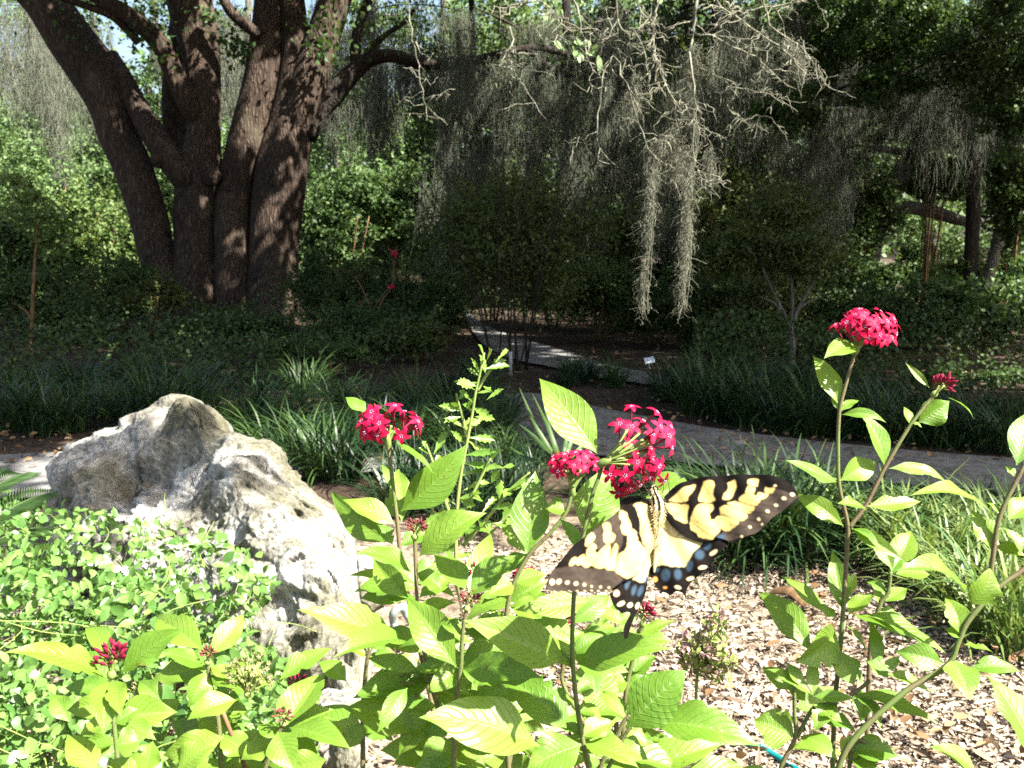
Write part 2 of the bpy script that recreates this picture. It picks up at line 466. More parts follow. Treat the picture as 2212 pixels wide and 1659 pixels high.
def clumped(n, c, rad, nclump, spread, surf=.55):
    """Points in leaf clumps through an ellipsoid, uneven on purpose."""
    u = rand_dirs(nclump); rr = (surf + (1 - surf) * rng.random(nclump)) ** .7
    rr = np.where(rng.random(nclump) < .22, rr * (1.05 + .3 * rng.random(nclump)), rr)
    cc = u * rr[:, None]
    w = rng.random(nclump) ** 1.5 + .15
    k = rng.choice(nclump, n, p=w / w.sum())
    off = rng.normal(0, 1, (n, 3)) * spread * (.55 + .9 * rng.random(nclump))[k][:, None]
    off[:, 2] *= .6
    p = (cc[k] + off)
    return np.asarray(c) + p * np.asarray(rad), (.25 + .5 * rng.random(nclump))[k]


def leaf_mass(mb, pts, base, size, up=.6, tmpl=T_RH, aspect=.42):
    n = len(pts)
    dr = rand_dirs(n, -.25); nor = rand_dirs(n, up * 2)
    scatter(mb, tmpl, pts, dr, nor, size * (.6 + .8 * rng.random(n)), size * aspect * (.7 + .5 * rng.random(n)), np.clip(base + rng.normal(0, .22, n), 0, 1))


# ------------------------------------------------------------------ ground, paths
mb = MB()
gx = np.concatenate([np.linspace(-70, -6, 14), np.linspace(-5, 5, 60), np.linspace(6, 70, 14)])
gy = np.concatenate([np.linspace(-15, -1, 6), np.linspace(-.5, 9, 60), np.linspace(10, 110, 22)])
X, Y = np.meshgrid(gx, gy)
Z = .012 * np.sin(X * 3.1 + Y) * np.sin(Y * 2.3) - .012
Z = Z - np.where(Y > 4, .0, .0)
v = np.stack([X, Y, Z], -1).reshape(-1, 3)
i = np.arange(X.size).reshape(X.shape)
mb.add(v, np.stack([i[:-1, :-1], i[:-1, 1:], i[1:, 1:], i[1:, :-1]], -1).reshape(-1, 4))
tag(mb.build('ground', M['soil']), kind='structure')


def strip(name, up_px, lo_px, mat, z, thick=.0):
    n = 80
    a = np.array([G(*q, z) for q in spline(up_px, n)]); b = np.array([G(*q, z) for q in spline(lo_px, n)])
    m = 7
    w = np.linspace(0, 1, m)[None, :, None]
    g = a[:, None] * (1 - w) + b[:, None] * w
    for j in (0, m - 1):
        g[:, j, 1] += np.array([.03 * mnoise.noise(Vector((p[0] * 2.2, p[1] * 2.2, 3.3 * j))) for p in g[:, j]])
    i = np.arange(n * m).reshape(n, m)
    mb = MB(); mb.add(g.reshape(-1, 3), np.stack([i[:-1, :-1], i[1:, :-1], i[1:, 1:], i[:-1, 1:]], -1).reshape(-1, 4))
    return tag(mb.build(name, mat), kind='structure')


strip('path', [(-500, 985), (0, 983), (400, 955), (800, 925), (1000, 885), (1130, 848), (1300, 880), (1480, 914), (1700, 945), (2000, 975), (2700, 1030)],
      [(-500, 1085), (0, 1078), (400, 1050), (800, 1020), (1000, 1000), (1150, 985), (1300, 985), (1480, 1000), (1700, 1020), (2000, 1048), (2700, 1100)], M['path'], .016)
strip('far_path', [(1010, 664), (1030, 690), (1080, 715), (1150, 737), (1230, 760), (1310, 786), (1420, 808), (1560, 838)],
      [(1006, 674), (1015, 705), (1050, 748), (1110, 775), (1190, 792), (1280, 812), (1400, 830), (1550, 852)], M['path'], .016)
# mulch bed in the sun
mb = MB()
gx = np.linspace(-2.4, 3.2, 70); gy = np.linspace(.2, 3.5, 50)
X, Y = np.meshgrid(gx, gy)
Z = np.array([.018 + .022 * mnoise.noise(Vector((x * 2.1, y * 2.1, 0))) + .012 * mnoise.noise(Vector((x * 7, y * 7, 4))) for x, y in zip(X.ravel(), Y.ravel())]).reshape(X.shape)
edge = np.minimum.reduce([(X + 2.4) / .3, (3.2 - X) / .3, (Y - .2) / .3, (3.5 - Y) / .3]).clip(0, 1)
Z = Z * edge - .03 * (1 - edge)
i = np.arange(X.size).reshape(X.shape)
mb.add(np.stack([X, Y, Z], -1).reshape(-1, 3), np.stack([i[:-1, :-1], i[:-1, 1:], i[1:, 1:], i[1:, :-1]], -1).reshape(-1, 4))
tag(mb.build('mulch_bed_ground', M['mulch']), kind='structure')

# loose chips and dead leaves
n = 46000
px = np.concatenate([rng.uniform(1000, 2260, 36000), rng.uniform(0, 1300, 10000)]); py = np.concatenate([1180 + 510 * rng.random(36000) ** 1.1, rng.uniform(1120, 1690, 10000)])
pts = np.array([G(a, b, .03) for a, b in zip(px, py)])
pts[:, 2] = .022 + .022 * np.array([mnoise.noise(Vector((a * 2.1, b * 2.1, 0))) for a, b in pts[:, :2]]) + .018 * rng.random(n)
mb = MB()
pn = np.array([mnoise.noise(Vector((a * 3.2, b * 3.2, 7))) + .6 * mnoise.noise(Vector((a * 9, b * 9, 2))) for a, b in pts[:, :2]])
keep = rng.random(n) < np.clip(.80 + .75 * pn, .12, 1); pts = pts[keep]; pn = pn[keep]; n = len(pts)
sz = .006 + .022 * rng.random(n) ** 2.6
sz = np.where(rng.random(n) < .05, .03 + .035 * rng.random(n), sz)
d_ = rng.normal(size=(n, 3)); d_[:, 2] *= .22
scatter(mb, T_RH, pts, d_, rand_dirs(n, 3.2), sz * 1.35, np.minimum(sz * (.16 + .28 * rng.random(n)), .0065), np.clip(rng.random(n) ** .8 + .35 * pn - .25 * (rng.random(n) < .14), 0, 1))
tag(mb.build('mulch_chips', M['litter'], smooth=False), 'pale bark chips and shreds strewn over the sunlit bed', 'mulch', kind='stuff')
mb = MB()
n = 2160
pts = np.concatenate([np.array([G(a, b, .03) for a, b in zip(rng.uniform(1180, 2230, 260), rng.uniform(1190, 1660, 260))]),
                      np.array([G(a, b, .01) for a, b in zip(rng.uniform(-50, 2250, 1900), rng.uniform(740, 1010, 1900))])])
d_ = rng.normal(size=(n, 3)); d_[:, 2] *= .3
pts[:, 2] += .02
scatter(mb, T_LEAF, pts, d_, rand_dirs(n, 2.2), .026 + .026 * rng.random(n), .007 + .005 * rng.random(n), rng.random(n))
tag(mb.build('fallen_leaves', M['dry_leaf']), 'brown oak leaves fallen on the bed and along the path', 'leaves', kind='stuff')

# ------------------------------------------------------------------ the big many-trunked tree
TD = 13.0
M2 = TD / F
base = G(470, 700, 0)
tree = thing('multi_trunk_tree', 'massive old tree of several brown trunks fanning out from one base', 'tree', base)


def trunk(name, rows, parent, mat, d=TD, k=20, bump=.075, n=60, ground=False, label=None, freq=1.3):
    """rows: (px, py, radius px[, depth offset])"""
    r = np.array([(list(q) + [0])[:4] for q in rows], float)
    s = spline(r, n)
    pts = np.array([P(a, b, d + o) for a, b, _, o in s])
    if ground:
        g = pts[0].copy(); g[2] = -.1; pts = np.vstack([g, pts]); s = np.vstack([s[0] * [1, 1, 1.15, 1], s])
    mb = MB(); tube(mb, pts, s[:, 2] * ((.90 if rows[0][0] < 400 else .97) if d == TD and k == 20 else 1) * d / F, k if k < 20 else 40, bump=bump, freq=freq)
    o = mb.build(name, mat, parent)
    if label: tag(o, label)
    return o


trunk('trunk', [(392, 690, 62), (366, 620, 46), (339, 547, 43), (318, 456, 43), (288, 365, 45), (256, 290, 46), (232, 200, 58), (155, 89, 56), (93, 0, 50), (20, -80, 46), (-80, -260, 40, .5)], tree, M['bark'], ground=True, label='dark outer trunk leaning away from the rest')
trunk('trunk', [(428, 700, 62), (421, 547, 44), (420, 456, 46), (432, 365, 46), (441, 273, 36), (440, 182, 37), (430, 91, 44), (409, 0, 48), (385, -150, 44), (360, -320, 38)], tree, M['bark'], ground=True)
trunk('trunk', [(408, 420, 26, .5), (384, 330, 27, .6), (377, 230, 29, .6), (384, 120, 30, .6), (398, 20, 28, .6), (410, -120, 26, .7)], tree, M['bark'])
trunk('trunk', [(512, 700, 52), (504, 547, 41), (505, 456, 40), (520, 365, 40), (545, 273, 43), (568, 182, 43), (577, 91, 39), (582, 0, 33), (584, -150, 32), (590, -320, 28)], tree, M['bark'], ground=True)
trunk('trunk', [(588, 700, 62), (592, 547, 53), (598, 456, 55), (610, 365, 56), (629, 273, 49), (642, 182, 44), (640, 91, 34), (630, 0, 29), (622, -150, 28), (610, -320, 24)], tree, M['bark'], ground=True, label='thick red brown trunk lit in patches')
trunk('limb', [(622, 330, 26, .12), (638, 285, 38, .02), (652, 235, 42, -.08), (672, 160, 40, -.1), (694, 91, 37, -.1), (724, 0, 35, -.1), (770, -140, 32)], tree, M['bark'])
trunk('limb', [(426, 440, 18, .12), (412, 405, 26, -.08), (392, 378, 28, -.22), (355, 328, 28, -.25), (319, 269, 26, -.25), (291, 218, 22, -.2), (270, 170, 18, -.1), (240, 120, 16)], tree, M['bark'])
trunk('limb', [(436, 300, 14, .1), (422, 258, 20, -.12), (402, 215, 22, -.32), (372, 150, 21, -.4), (342, 91, 20, -.5), (282, 36, 17, -.7), (223, 0, 16, -.8), (120, -60, 13, -1)], tree, M['bark'])
trunk('branch', [(300, 92, 10, -.5), (270, 60, 9, -.6), (237, 32, 9, -.7), (164, 5, 8, -.8), (90, -20, 6, -1)], tree, M['bark'])
trunk('branch', [(560, 75, 12, -.3), (525, 50, 12, -.4), (495, 20, 11, -.5), (470, -30, 10, -.6)], tree, M['bark'])
trunk('limb', [(655, 290, 30), (690, 236, 25), (722, 204, 23), (760, 160, 20), (800, 128, 16), (850, 121, 14), (907, 136, 13), (975, 138, 11), (1039, 128, 10), (1094, 114, 9), (1158, 104, 8), (1230, 118, 7), (1330, 150, 5)], tree, M['bark_dark'], k=12)
trunk('branch', [(770, 150, 13), (768, 100, 12), (778, 50, 11), (800, -10, 10), (830, -80, 8)], tree, M['bark_dark'], k=9)
trunk('branch', [(800, 128, 10), (812, 95, 8), (840, 70, 6), (870, 50, 5), (895, 20, 4)], tree, M['bark_dark'], k=7)
trunk('branch', [(1000, 138, 8), (1035, 150, 7), (1060, 165, 5), (1100, 180, 3)], tree, M['bark_dark'], k=7)
trunk('branch', [(1140, 106, 8), (1180, 140, 7), (1215, 160, 6), (1290, 170, 4)], tree, M['bark_dark'], k=7)
# knot and burr
for px, py, r in ((342, 341, 15), (457, 378, 17)):
    mb = MB()
    c = P(px, py, TD - (.42 if px < 400 else .33)); o_ = nrm(-FWD + [.25, 0, .1])
    q = np.linspace(0, 1, 7)[:, None]
    tube(mb, c - o_ * .06 + o_ * q * .12, np.array([1.25, 1.15, 1.0, .85, .72, .6, .42]) * r * TD / F, 12, bump=.18)
    mb.build('knot', M['bark'], tree)
mb = MB()
for c, rad, nn, sz in (((-2.4, 11.2, 7.6), (6.8, 3.6, 1.6), 12000, .26), ((-8.5, 10.5, 8.3), (4.0, 3.0, 1.4), 4000, .26), ((-.5, 9.8, 6.6), (3.0, 2.2, .9), 4200, .22)):  # unseen crown overhead, shaped for the shade it casts
    p, b = clumped(nn, c, rad, 90, .16, .2)
    k = sun_gap(p) & ~in_view(p)
    leaf_mass(mb, p[k], b[k], sz)
# a few sprays that reach into view
p, b = [], []
for px, py, s in ((450, 30, 22), (500, 90, 18), (325, 40, 30), (330, 110, 26), (520, 115, 14), (700, 60, 30), (770, 60, 40), (860, 60, 40), (150, 20, 40), (700, 110, 14)):
    q = P(px, py, TD - .6) + rng.normal(0, s * TD / F, (70, 3)); p.append(q)
p = np.concatenate(p); leaf_mass(mb, p, np.full(len(p), .4), .085)
mb.build('crown', M['mid_leaf'], tree)

# ------------------------------------------------------------------ shrubs and trees of the wood behind


def bush(name, label, cat, px, top, bot, wpx, d, n, size, mat, group=None, dense=1.0, stems=4, nclump=46, spread=.2, depth=None, gap=True, smat='brown_stem', aspect=.42):
    c0 = P(px, bot, d); g = np.array([c0[0], c0[1], 0.0])
    zt = P(px, top, d)[2]; zb = max(P(px, bot, d)[2], .08)
    w = wpx * d / F / 2
    c = np.array([g[0], g[1], (zt + zb) / 2]); rad = np.array([w, (depth or w * .8), (zt - zb) / 2])
    th = thing(name, label, cat, g, group)
    mb = MB()
    ps, bs = [], []
    for q in range(5):
        o_ = np.array([random.uniform(-.55, .55), random.uniform(-.4, .4), random.uniform(-.5, .4)]); f_ = random.uniform(.42, .72)
        a_, b_ = clumped(int(n / 5), c + rad * o_, rad * f_ * [1, 1, random.uniform(.8, 1.25)], max(10, nclump // 4), spread * 1.1, .25); ps.append(a_); bs.append(b_)
    p, b = np.concatenate(ps), np.concatenate(bs)
    kk = p[:, 2] > .03; p = p[kk]; b = b[kk]
    leaf_mass(mb, p, b, size, aspect=aspect)
    sprays(mb, c, rad, 46, size, aspect)
    mb.build('foliage', mat, th)
    mb = MB()
    for s in range(stems):
        a = random.uniform(0, 6.28)
        e = c + rad * np.array([math.cos(a) * .6, math.sin(a) * .6, .35])
        s0 = g + np.array([math.cos(a), math.sin(a), 0]) * w * .12
        tube(mb, spline([s0, s0 * .5 + e * .5 + rng.normal(0, w * .06, 3) + [0, 0, .1 * zt], e], 9), np.linspace(.018, .006, 9) * d / 11, 5)
    mb.build('stem', M[smat], th)
    return th


def wood_tree(name, label, px, base_py, rpx, d, crown, mat, n, size, bark='bark_dark', lean=0, group=None, hi=True, fork=None):
    """trunk through the frame, drooping foliage in view (crown: list of (px, py, rx, ry, share)), a shading crown above"""
    g = G(px, base_py) if base_py > 560 else P(px, base_py, d)
    p0 = P(px, 600, d); g = np.array([p0[0], p0[1], 0])
    th = thing(name, label, 'tree', g, group)
    top = P(px + lean, -260, d)
    mb = MB()
    mid = (g * 2 + top) / 3 + rng.normal(0, .16, 3) * [1, 1, 0]; mid2 = (g + top * 2) / 3 + rng.normal(0, .16, 3) * [1, 1, 0]
    tube(mb, spline([g, mid, mid2, top], 16), np.linspace(rpx * 1.15, rpx * .6, 16) * d / F, 10, bump=.1)
    mb.build('trunk', M[bark], th)
    for k in range(4):
        h = random.uniform(.35, .9); s = g + (top - g) * h
        a = random.uniform(0, 6.28); e = s + np.array([math.cos(a) * 1.6, math.sin(a) * 1.2, random.uniform(.2, .9)])
        mb = MB(); tube(mb, spline([s, (s + e) / 2 + rng.normal(0, .15, 3), e], 9), np.linspace(rpx * .4, rpx * .1, 9) * d / F, 6)
        mb.build('limb', M[bark], th)
    if not hi and size < .07:
        for (cx, cy, rx, ry, sh) in crown:
            e = P(cx, cy, d); s0 = g + (top - g) * min(.9, max(.3, (e[2] + .5) / top[2])); mb = MB()
            tube(mb, spline([s0, (s0 + e) / 2 + [0, 0, .25], e], 12), np.linspace(.03, .008, 12), 6); mb.build('limb', M[bark], th)
    mb = MB()
    tot = sum(q[4] for q in crown)
    for (cx, cy, rx, ry, sh) in crown:
        p, b = clumped(int(n * sh / tot), P(cx, cy, d), np.array([rx, (rx + ry) * .45, ry]) * d / F, max(14, int(50 * sh)), .17, .2)
        leaf_mass(mb, p, b, size)
    if hi:
        p, b = clumped(3600, top + [0, 0, .9], (3.4, 3.0, 1.3), 50, .18, .1)
        k = sun_gap(p) & ~in_view(p); leaf_mass(mb, p[k], b[k], .26)
    mb.build('crown', M[mat], th)
    return th


def sprays(mb, c, rad, n, size, aspect=.36, down=False):
    """loose shoots standing out of a crown, leaves set along each"""
    c = np.asarray(c, float); rad = np.asarray(rad, float)
    for k in range(n):
        u = rand_dirs(1, .5)[0]; a = c + u * rad * random.uniform(.6, .95)
        e = a + (u * rad * [1, 1, .6] + np.array([0, 0, (-.9 if down else .7) * rad[2]])) * random.uniform(.18, .55) + rng.normal(0, .06, 3)
        m = int(np.linalg.norm(e - a) / (size * .42)) + 4
        t = np.linspace(0, 1, m)[:, None]; p = a + (e - a) * t + np.array([0, 0, -.16]) * np.linalg.norm(e - a) * t * t + rng.normal(0, size * .22, (m, 3))
        b = random.uniform(.3, .8)
        scatter(mb, T_RH, p, rand_dirs(m) + nrm(e - a) * .5, rand_dirs(m, 1.2), size * (.7 + .6 * rng.random(m)), size * aspect * (.7 + .5 * rng.random(m)), np.clip(b + rng.normal(0, .2, m), 0, 1))


# far trees, thin trunks, many with haze tinted into the leaf colour
FAR = [(-60, 10, 30, 'blue_leaf'), (40, 7, 32, 'blue_leaf'), (120, 9, 27, 'blue_leaf'), (205, 6, 30, 'blue_leaf'), (330, 8, 28, 'mid_leaf'), (505, 9, 33, 'blue_leaf'), (730, 8, 30, 'blue_leaf'), (835, 10, 26, 'blue_leaf'),
       (940, 8, 31, 'mid_leaf'), (1075, 12, 27, 'dark_leaf'), (1300, 9, 29, 'mid_leaf'), (1480, 10, 27, 'dark_leaf'), (1660, 9, 30, 'mid_leaf'), (1850, 9, 28, 'mid_leaf'), (2010, 8, 31, 'blue_leaf'), (2190, 11, 27, 'mid_leaf')]
for j, (px, r, d, mt) in enumerate(FAR):
    lowsky = px < 900
    cr = [(px + random.uniform(-30, 30), random.uniform(300, 380), 85, 105, 1.3), (px + random.uniform(-50, 50), 200, 80, 75, .7 if lowsky else 1.2), (px, 480, 90, 90, 1)]
    if not lowsky: cr.append((px, 70, 110, 110, 1.4))
    else: cr.append((px, 40, 75, 60, .35))
    wood_tree('woodland_tree', 'tall thin-trunked tree, %s along the pale far rank of the wood' % ORD[j], px, 590, r, d, cr, mt, 9000, .13, 'bark_grey', random.uniform(-30, 30), 'far woodland trees', hi=False)

# middle trees hung with moss, mostly in shade
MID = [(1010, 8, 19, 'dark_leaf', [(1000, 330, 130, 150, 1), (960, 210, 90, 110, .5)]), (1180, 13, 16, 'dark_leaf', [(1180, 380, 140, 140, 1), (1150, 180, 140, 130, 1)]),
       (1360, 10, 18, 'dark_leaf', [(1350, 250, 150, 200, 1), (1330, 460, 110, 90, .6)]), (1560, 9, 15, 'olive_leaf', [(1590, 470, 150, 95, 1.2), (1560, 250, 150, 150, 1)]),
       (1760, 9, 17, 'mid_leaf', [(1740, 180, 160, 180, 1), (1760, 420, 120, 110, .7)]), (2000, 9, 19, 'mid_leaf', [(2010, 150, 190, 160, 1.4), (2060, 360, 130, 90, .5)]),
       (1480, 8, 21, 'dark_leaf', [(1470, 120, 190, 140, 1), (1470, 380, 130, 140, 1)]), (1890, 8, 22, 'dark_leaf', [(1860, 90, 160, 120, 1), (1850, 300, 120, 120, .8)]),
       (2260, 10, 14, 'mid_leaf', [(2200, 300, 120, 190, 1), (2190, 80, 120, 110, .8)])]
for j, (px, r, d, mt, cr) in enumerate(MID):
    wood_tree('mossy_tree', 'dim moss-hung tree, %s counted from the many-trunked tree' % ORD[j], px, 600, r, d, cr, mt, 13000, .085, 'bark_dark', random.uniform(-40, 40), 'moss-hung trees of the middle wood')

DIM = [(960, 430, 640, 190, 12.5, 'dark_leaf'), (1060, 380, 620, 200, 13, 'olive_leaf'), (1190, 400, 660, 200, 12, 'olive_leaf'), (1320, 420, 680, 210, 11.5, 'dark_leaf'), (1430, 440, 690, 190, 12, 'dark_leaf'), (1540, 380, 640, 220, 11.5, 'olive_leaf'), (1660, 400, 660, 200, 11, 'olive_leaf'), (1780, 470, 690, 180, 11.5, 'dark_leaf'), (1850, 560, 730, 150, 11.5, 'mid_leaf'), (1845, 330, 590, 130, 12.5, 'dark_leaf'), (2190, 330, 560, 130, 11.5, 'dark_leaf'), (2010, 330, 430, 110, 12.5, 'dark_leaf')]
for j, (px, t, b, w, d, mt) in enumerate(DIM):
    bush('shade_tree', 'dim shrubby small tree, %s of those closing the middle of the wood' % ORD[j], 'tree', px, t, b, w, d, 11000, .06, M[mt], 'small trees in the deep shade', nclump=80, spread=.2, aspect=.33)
UP = [(1790, 9.5, 'mid_leaf', [(1800, 60, 130, 110, 1), (1720, 230, 80, 70, .5)]), (1960, 9, 'mid_leaf', [(1960, 50, 150, 110, 1.2), (1900, 190, 80, 50, .4)]), (2150, 8.6, 'dark_leaf', [(2160, 110, 110, 130, 1.2), (2190, 270, 60, 60, .4)])]
for j, (px, d, mt, cr) in enumerate(UP):
    wood_tree('drooping_tree', 'small-leaved tree drooping dense sprays from above, %s beside the leaning oak' % ORD[j], 2300 + 60 * j, 600, 9, d, cr, mt, 9000, .05, 'bark_dark', random.uniform(-40, 40), 'drooping small-leaved trees', hi=False)

# the oak with the pale leaning trunk
oak = thing('leaning_oak', 'oak with a pale leaning trunk and one bare level limb behind the red flower', 'tree', G(1870, 640))
trunk('trunk', [(1860, 640, 26), (1880, 520, 26), (1893, 465, 26), (1915, 420, 25), (1942, 385, 24), (1980, 319, 20), (2010, 240, 17), (2030, 120, 14), (2040, -60, 12)], oak, M['bark_grey'], 15.5, 12, ground=True)
trunk('limb', [(1893, 462, 16), (1925, 455, 14), (1966, 449, 14), (2026, 461, 14), (2085, 478, 11), (2150, 470, 7)], oak, M['bark_grey'], 15.2, 10, label='bare level limb')
trunk('limb', [(1960, 330, 9), (1900, 322, 8), (1850, 326, 7), (1795, 333, 5)], oak, M['bark_dark'], 15.3, 8)
mb = MB()
for (cx, cy, rx, ry, m) in ((1960, 230, 120, 90, 5000), (1800, 360, 60, 60, 1500), (2080, 330, 70, 60, 2000)):
    p, b = clumped(m, P(cx, cy, 15.6), np.array([rx, rx * .7, ry]) * 15.6 / F, 30, .2, .2); leaf_mass(mb, p, b, .07)
p, b = clumped(6500, (9.6, 13.0, 7.4), (4.2, 3.4, 1.3), 60, .17, .1); k = sun_gap(p) & ~in_view(p); leaf_mass(mb, p[k], b[k], .25)
mb.build('crown', M['mid_leaf'], oak)
dk = thing('forked_dark_tree', 'dark straight trunk with a thinner stem leaning off its foot', 'tree', G(2100, 650))
trunk('trunk', [(2100, 650, 17), (2098, 560, 15), (2102, 440, 15), (2098, 330, 14), (2110, 180, 13), (2105, -80, 11)], dk, M['bark_dark'], 13.5, 10, ground=True)
trunk('trunk', [(2118, 640, 13), (2136, 592, 12), (2160, 500, 12), (2176, 420, 10), (2200, 300, 9), (2240, 100, 7)], dk, M['bark_grey'], 13.3, 9, ground=True)
mb = MB(); p, b = clumped(3500, P(2120, 150, 13.5), np.array([110, 90, 130]) * 13.5 / F, 36, .18, .2); leaf_mass(mb, p, b, .075)
p, b = clumped(4500, (9.4, 11.8, 6.9), (3.4, 2.6, 1.1), 50, .17, .1); k = sun_gap(p) & ~in_view(p); leaf_mass(mb, p[k], b[k], .25)
mb.build('crown', M['mid_leaf'], dk)

# sunlit thicket behind the big tree
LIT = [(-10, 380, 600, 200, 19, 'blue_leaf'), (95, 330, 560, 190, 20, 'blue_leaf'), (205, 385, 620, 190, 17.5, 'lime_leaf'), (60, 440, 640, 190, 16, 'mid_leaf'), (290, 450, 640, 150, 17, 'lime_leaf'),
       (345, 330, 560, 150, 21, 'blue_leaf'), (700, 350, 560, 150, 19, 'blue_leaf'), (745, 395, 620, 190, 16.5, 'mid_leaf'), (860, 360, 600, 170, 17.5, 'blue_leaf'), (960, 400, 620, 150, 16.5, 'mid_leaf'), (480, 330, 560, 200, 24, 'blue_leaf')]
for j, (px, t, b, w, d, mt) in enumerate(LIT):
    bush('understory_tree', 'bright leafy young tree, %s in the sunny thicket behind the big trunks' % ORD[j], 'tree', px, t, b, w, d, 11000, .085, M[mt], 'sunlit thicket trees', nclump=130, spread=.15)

# dark evergreen shrubs around the tree base and along the far side of the path
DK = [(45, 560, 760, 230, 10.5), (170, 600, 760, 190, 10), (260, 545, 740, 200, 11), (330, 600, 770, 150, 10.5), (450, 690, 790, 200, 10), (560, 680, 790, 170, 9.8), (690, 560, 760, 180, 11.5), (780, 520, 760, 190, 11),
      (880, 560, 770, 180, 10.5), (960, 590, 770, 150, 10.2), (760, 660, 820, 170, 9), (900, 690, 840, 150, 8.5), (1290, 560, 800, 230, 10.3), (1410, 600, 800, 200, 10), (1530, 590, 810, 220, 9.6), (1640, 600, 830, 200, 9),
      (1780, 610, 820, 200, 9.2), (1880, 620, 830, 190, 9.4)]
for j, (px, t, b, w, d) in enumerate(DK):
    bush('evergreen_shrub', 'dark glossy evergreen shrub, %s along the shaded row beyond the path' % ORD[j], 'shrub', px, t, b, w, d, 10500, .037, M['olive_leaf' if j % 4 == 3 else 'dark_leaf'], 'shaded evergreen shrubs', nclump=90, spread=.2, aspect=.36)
RT = [(1990, 600, 860, 190, 9.5, 'mid_leaf'), (2100, 610, 860, 180, 10.2, 'mid_leaf'), (2200, 570, 850, 190, 10.8, 'blue_leaf'), (2060, 540, 700, 170, 14, 'lime_leaf'), (2170, 530, 700, 150, 15, 'mid_leaf'), (1990, 480, 640, 130, 16.5, 'blue_leaf')]
for j, (px, t, b, w, d, mt) in enumerate(RT):
    bush('leafy_shrub', 'half-lit green shrub, %s in the thicket below the forked dark trunk' % ORD[j], 'shrub', px, t, b, w, d, 6500, .06, M[mt], 'half-lit shrubs under the forked tree', nclump=56, spread=.17)
for j, (px, t, b, w, d) in enumerate([(2050, 830, 900, 130, 7.3), (2130, 840, 910, 130, 7.2), (2215, 835, 905, 120, 7.4)]):
    bush('bedding_plant', 'low bright bedding plant, %s in the lit patch across the path' % ORD[j], 'plant', px, t, b, w, d, 2200, .035, M['mid_leaf'], 'bedding plants across the path', nclump=40, spread=.16)
for j, (px, t, b, w, d) in enumerate([(640, 720, 850, 170, 7.8), (720, 735, 850, 150, 7.6)]):
    bush('fern_shrub', ['feathery green low shrub catching light by the big tree base', 'feathery low shrub nearer the red-budded flower head, in thin light'][j], 'shrub', px, t, b, w, d, 4200, .032, M['mid_leaf'], nclump=50, spread=.2, aspect=.25)

# vase-shaped many-stemmed shrub where the paths meet
vs = thing('vase_shrub', 'vase-shaped shrub of many thin upright stems where the two paths meet', 'shrub', G(1108, 800))
g0 = G(1108, 800)
for k in range(13):
    a = random.uniform(-1, 1)
    s = g0 + np.array([a * .16, random.uniform(-.1, .1), 0]); e = g0 + np.array([a * 1.15 + random.uniform(-.1, .1), random.uniform(-.5, .5), 1.9 + .5 * random.random()])
    mb = MB(); tube(mb, spline([s, s * .55 + e * .45 + [-a * .22 + random.uniform(-.14, .14), random.uniform(-.1, .1), .1], e], 12), np.linspace(.009, .003, 12), 5, bump=.1); mb.build('stem', M['bark_dark'], vs)
mb = MB()
p, b = clumped(14000, P(1110, 530, 8.2), np.array([185, 140, 130]) * 8.2 / F, 110, .2, .1); leaf_mass(mb, p, b, .045, aspect=.3); sprays(mb, P(1110, 530, 8.2), np.array([185, 150, 140]) * 8.2 / F, 90, .045, .3); sprays(mb, P(1110, 600, 8.2), np.array([120, 90, 90]) * 8.2 / F, 40, .045, .3, True)
mb.build('foliage', M['olive_leaf'], vs)
# pale young tree to the right, forked
yt = thing('young_tree', 'slim pale grey sapling forking low in front of the dark shrubs', 'tree', G(1703, 850))
trunk('trunk', [(1703, 855, 7), (1710, 790, 6.5), (1712, 745, 6.5), (1706, 700, 6)], yt, M['bark_grey'], 6.9, 8, ground=True)
for rows in ([(1708, 705, 5), (1690, 670, 4), (1665, 620, 3), (1640, 560, 2)], [(1708, 705, 5), (1728, 660, 4), (1755, 610, 3), (1775, 540, 2)], [(1709, 700, 4), (1712, 640, 3.5), (1706, 560, 2.5), (1715, 480, 2)], [(1698, 685, 3), (1672, 655, 2.5), (1640, 640, 1.5)], [(1722, 672, 3), (1742, 655, 2), (1775, 640, 1.5)]):
    trunk('limb', rows, yt, M['bark_grey'], 6.9, 6, n=14)
mb = MB()
for cx, cy, rx, ry, m in ((1640, 520, 120, 70, 3800), (1740, 560, 90, 60, 1600), (1560, 560, 70, 50, 1200), (1690, 450, 100, 50, 1500)):
    p, b = clumped(m, P(cx, cy, 6.9), np.array([rx, rx * .8, ry]) * 6.9 / F, 34, .22, .1); leaf_mass(mb, p, b, .042, aspect=.28); sprays(mb, P(cx, cy, 6.9), np.array([rx, rx * .8, ry]) * 6.9 / F, 26, .042, .28)
mb.build('foliage', M['olive_leaf'], yt)
# thin orange-brown sapling at the far side
sp = thing('sapling', 'thin orange-brown sapling stem standing beyond the grass tufts', 'tree', G(66, 755))
trunk('trunk', [(66, 755, 4.5), (69, 690, 4), (72, 620, 4), (77, 540, 3), (85, 450, 2.5)], sp, M['brown_stem'], 9, 6, ground=True)
trunk('limb', [(67, 690, 2.5), (56, 672, 2), (40, 662, 1.5)], sp, M['brown_stem'], 9, 5, n=10)
mb = MB(); p, b = clumped(1500, P(85, 470, 9), np.array([90, 70, 90]) * 9 / F, 26, .2, .2); leaf_mass(mb, p, b, .05); mb.build('foliage', M['lime_leaf'], sp)
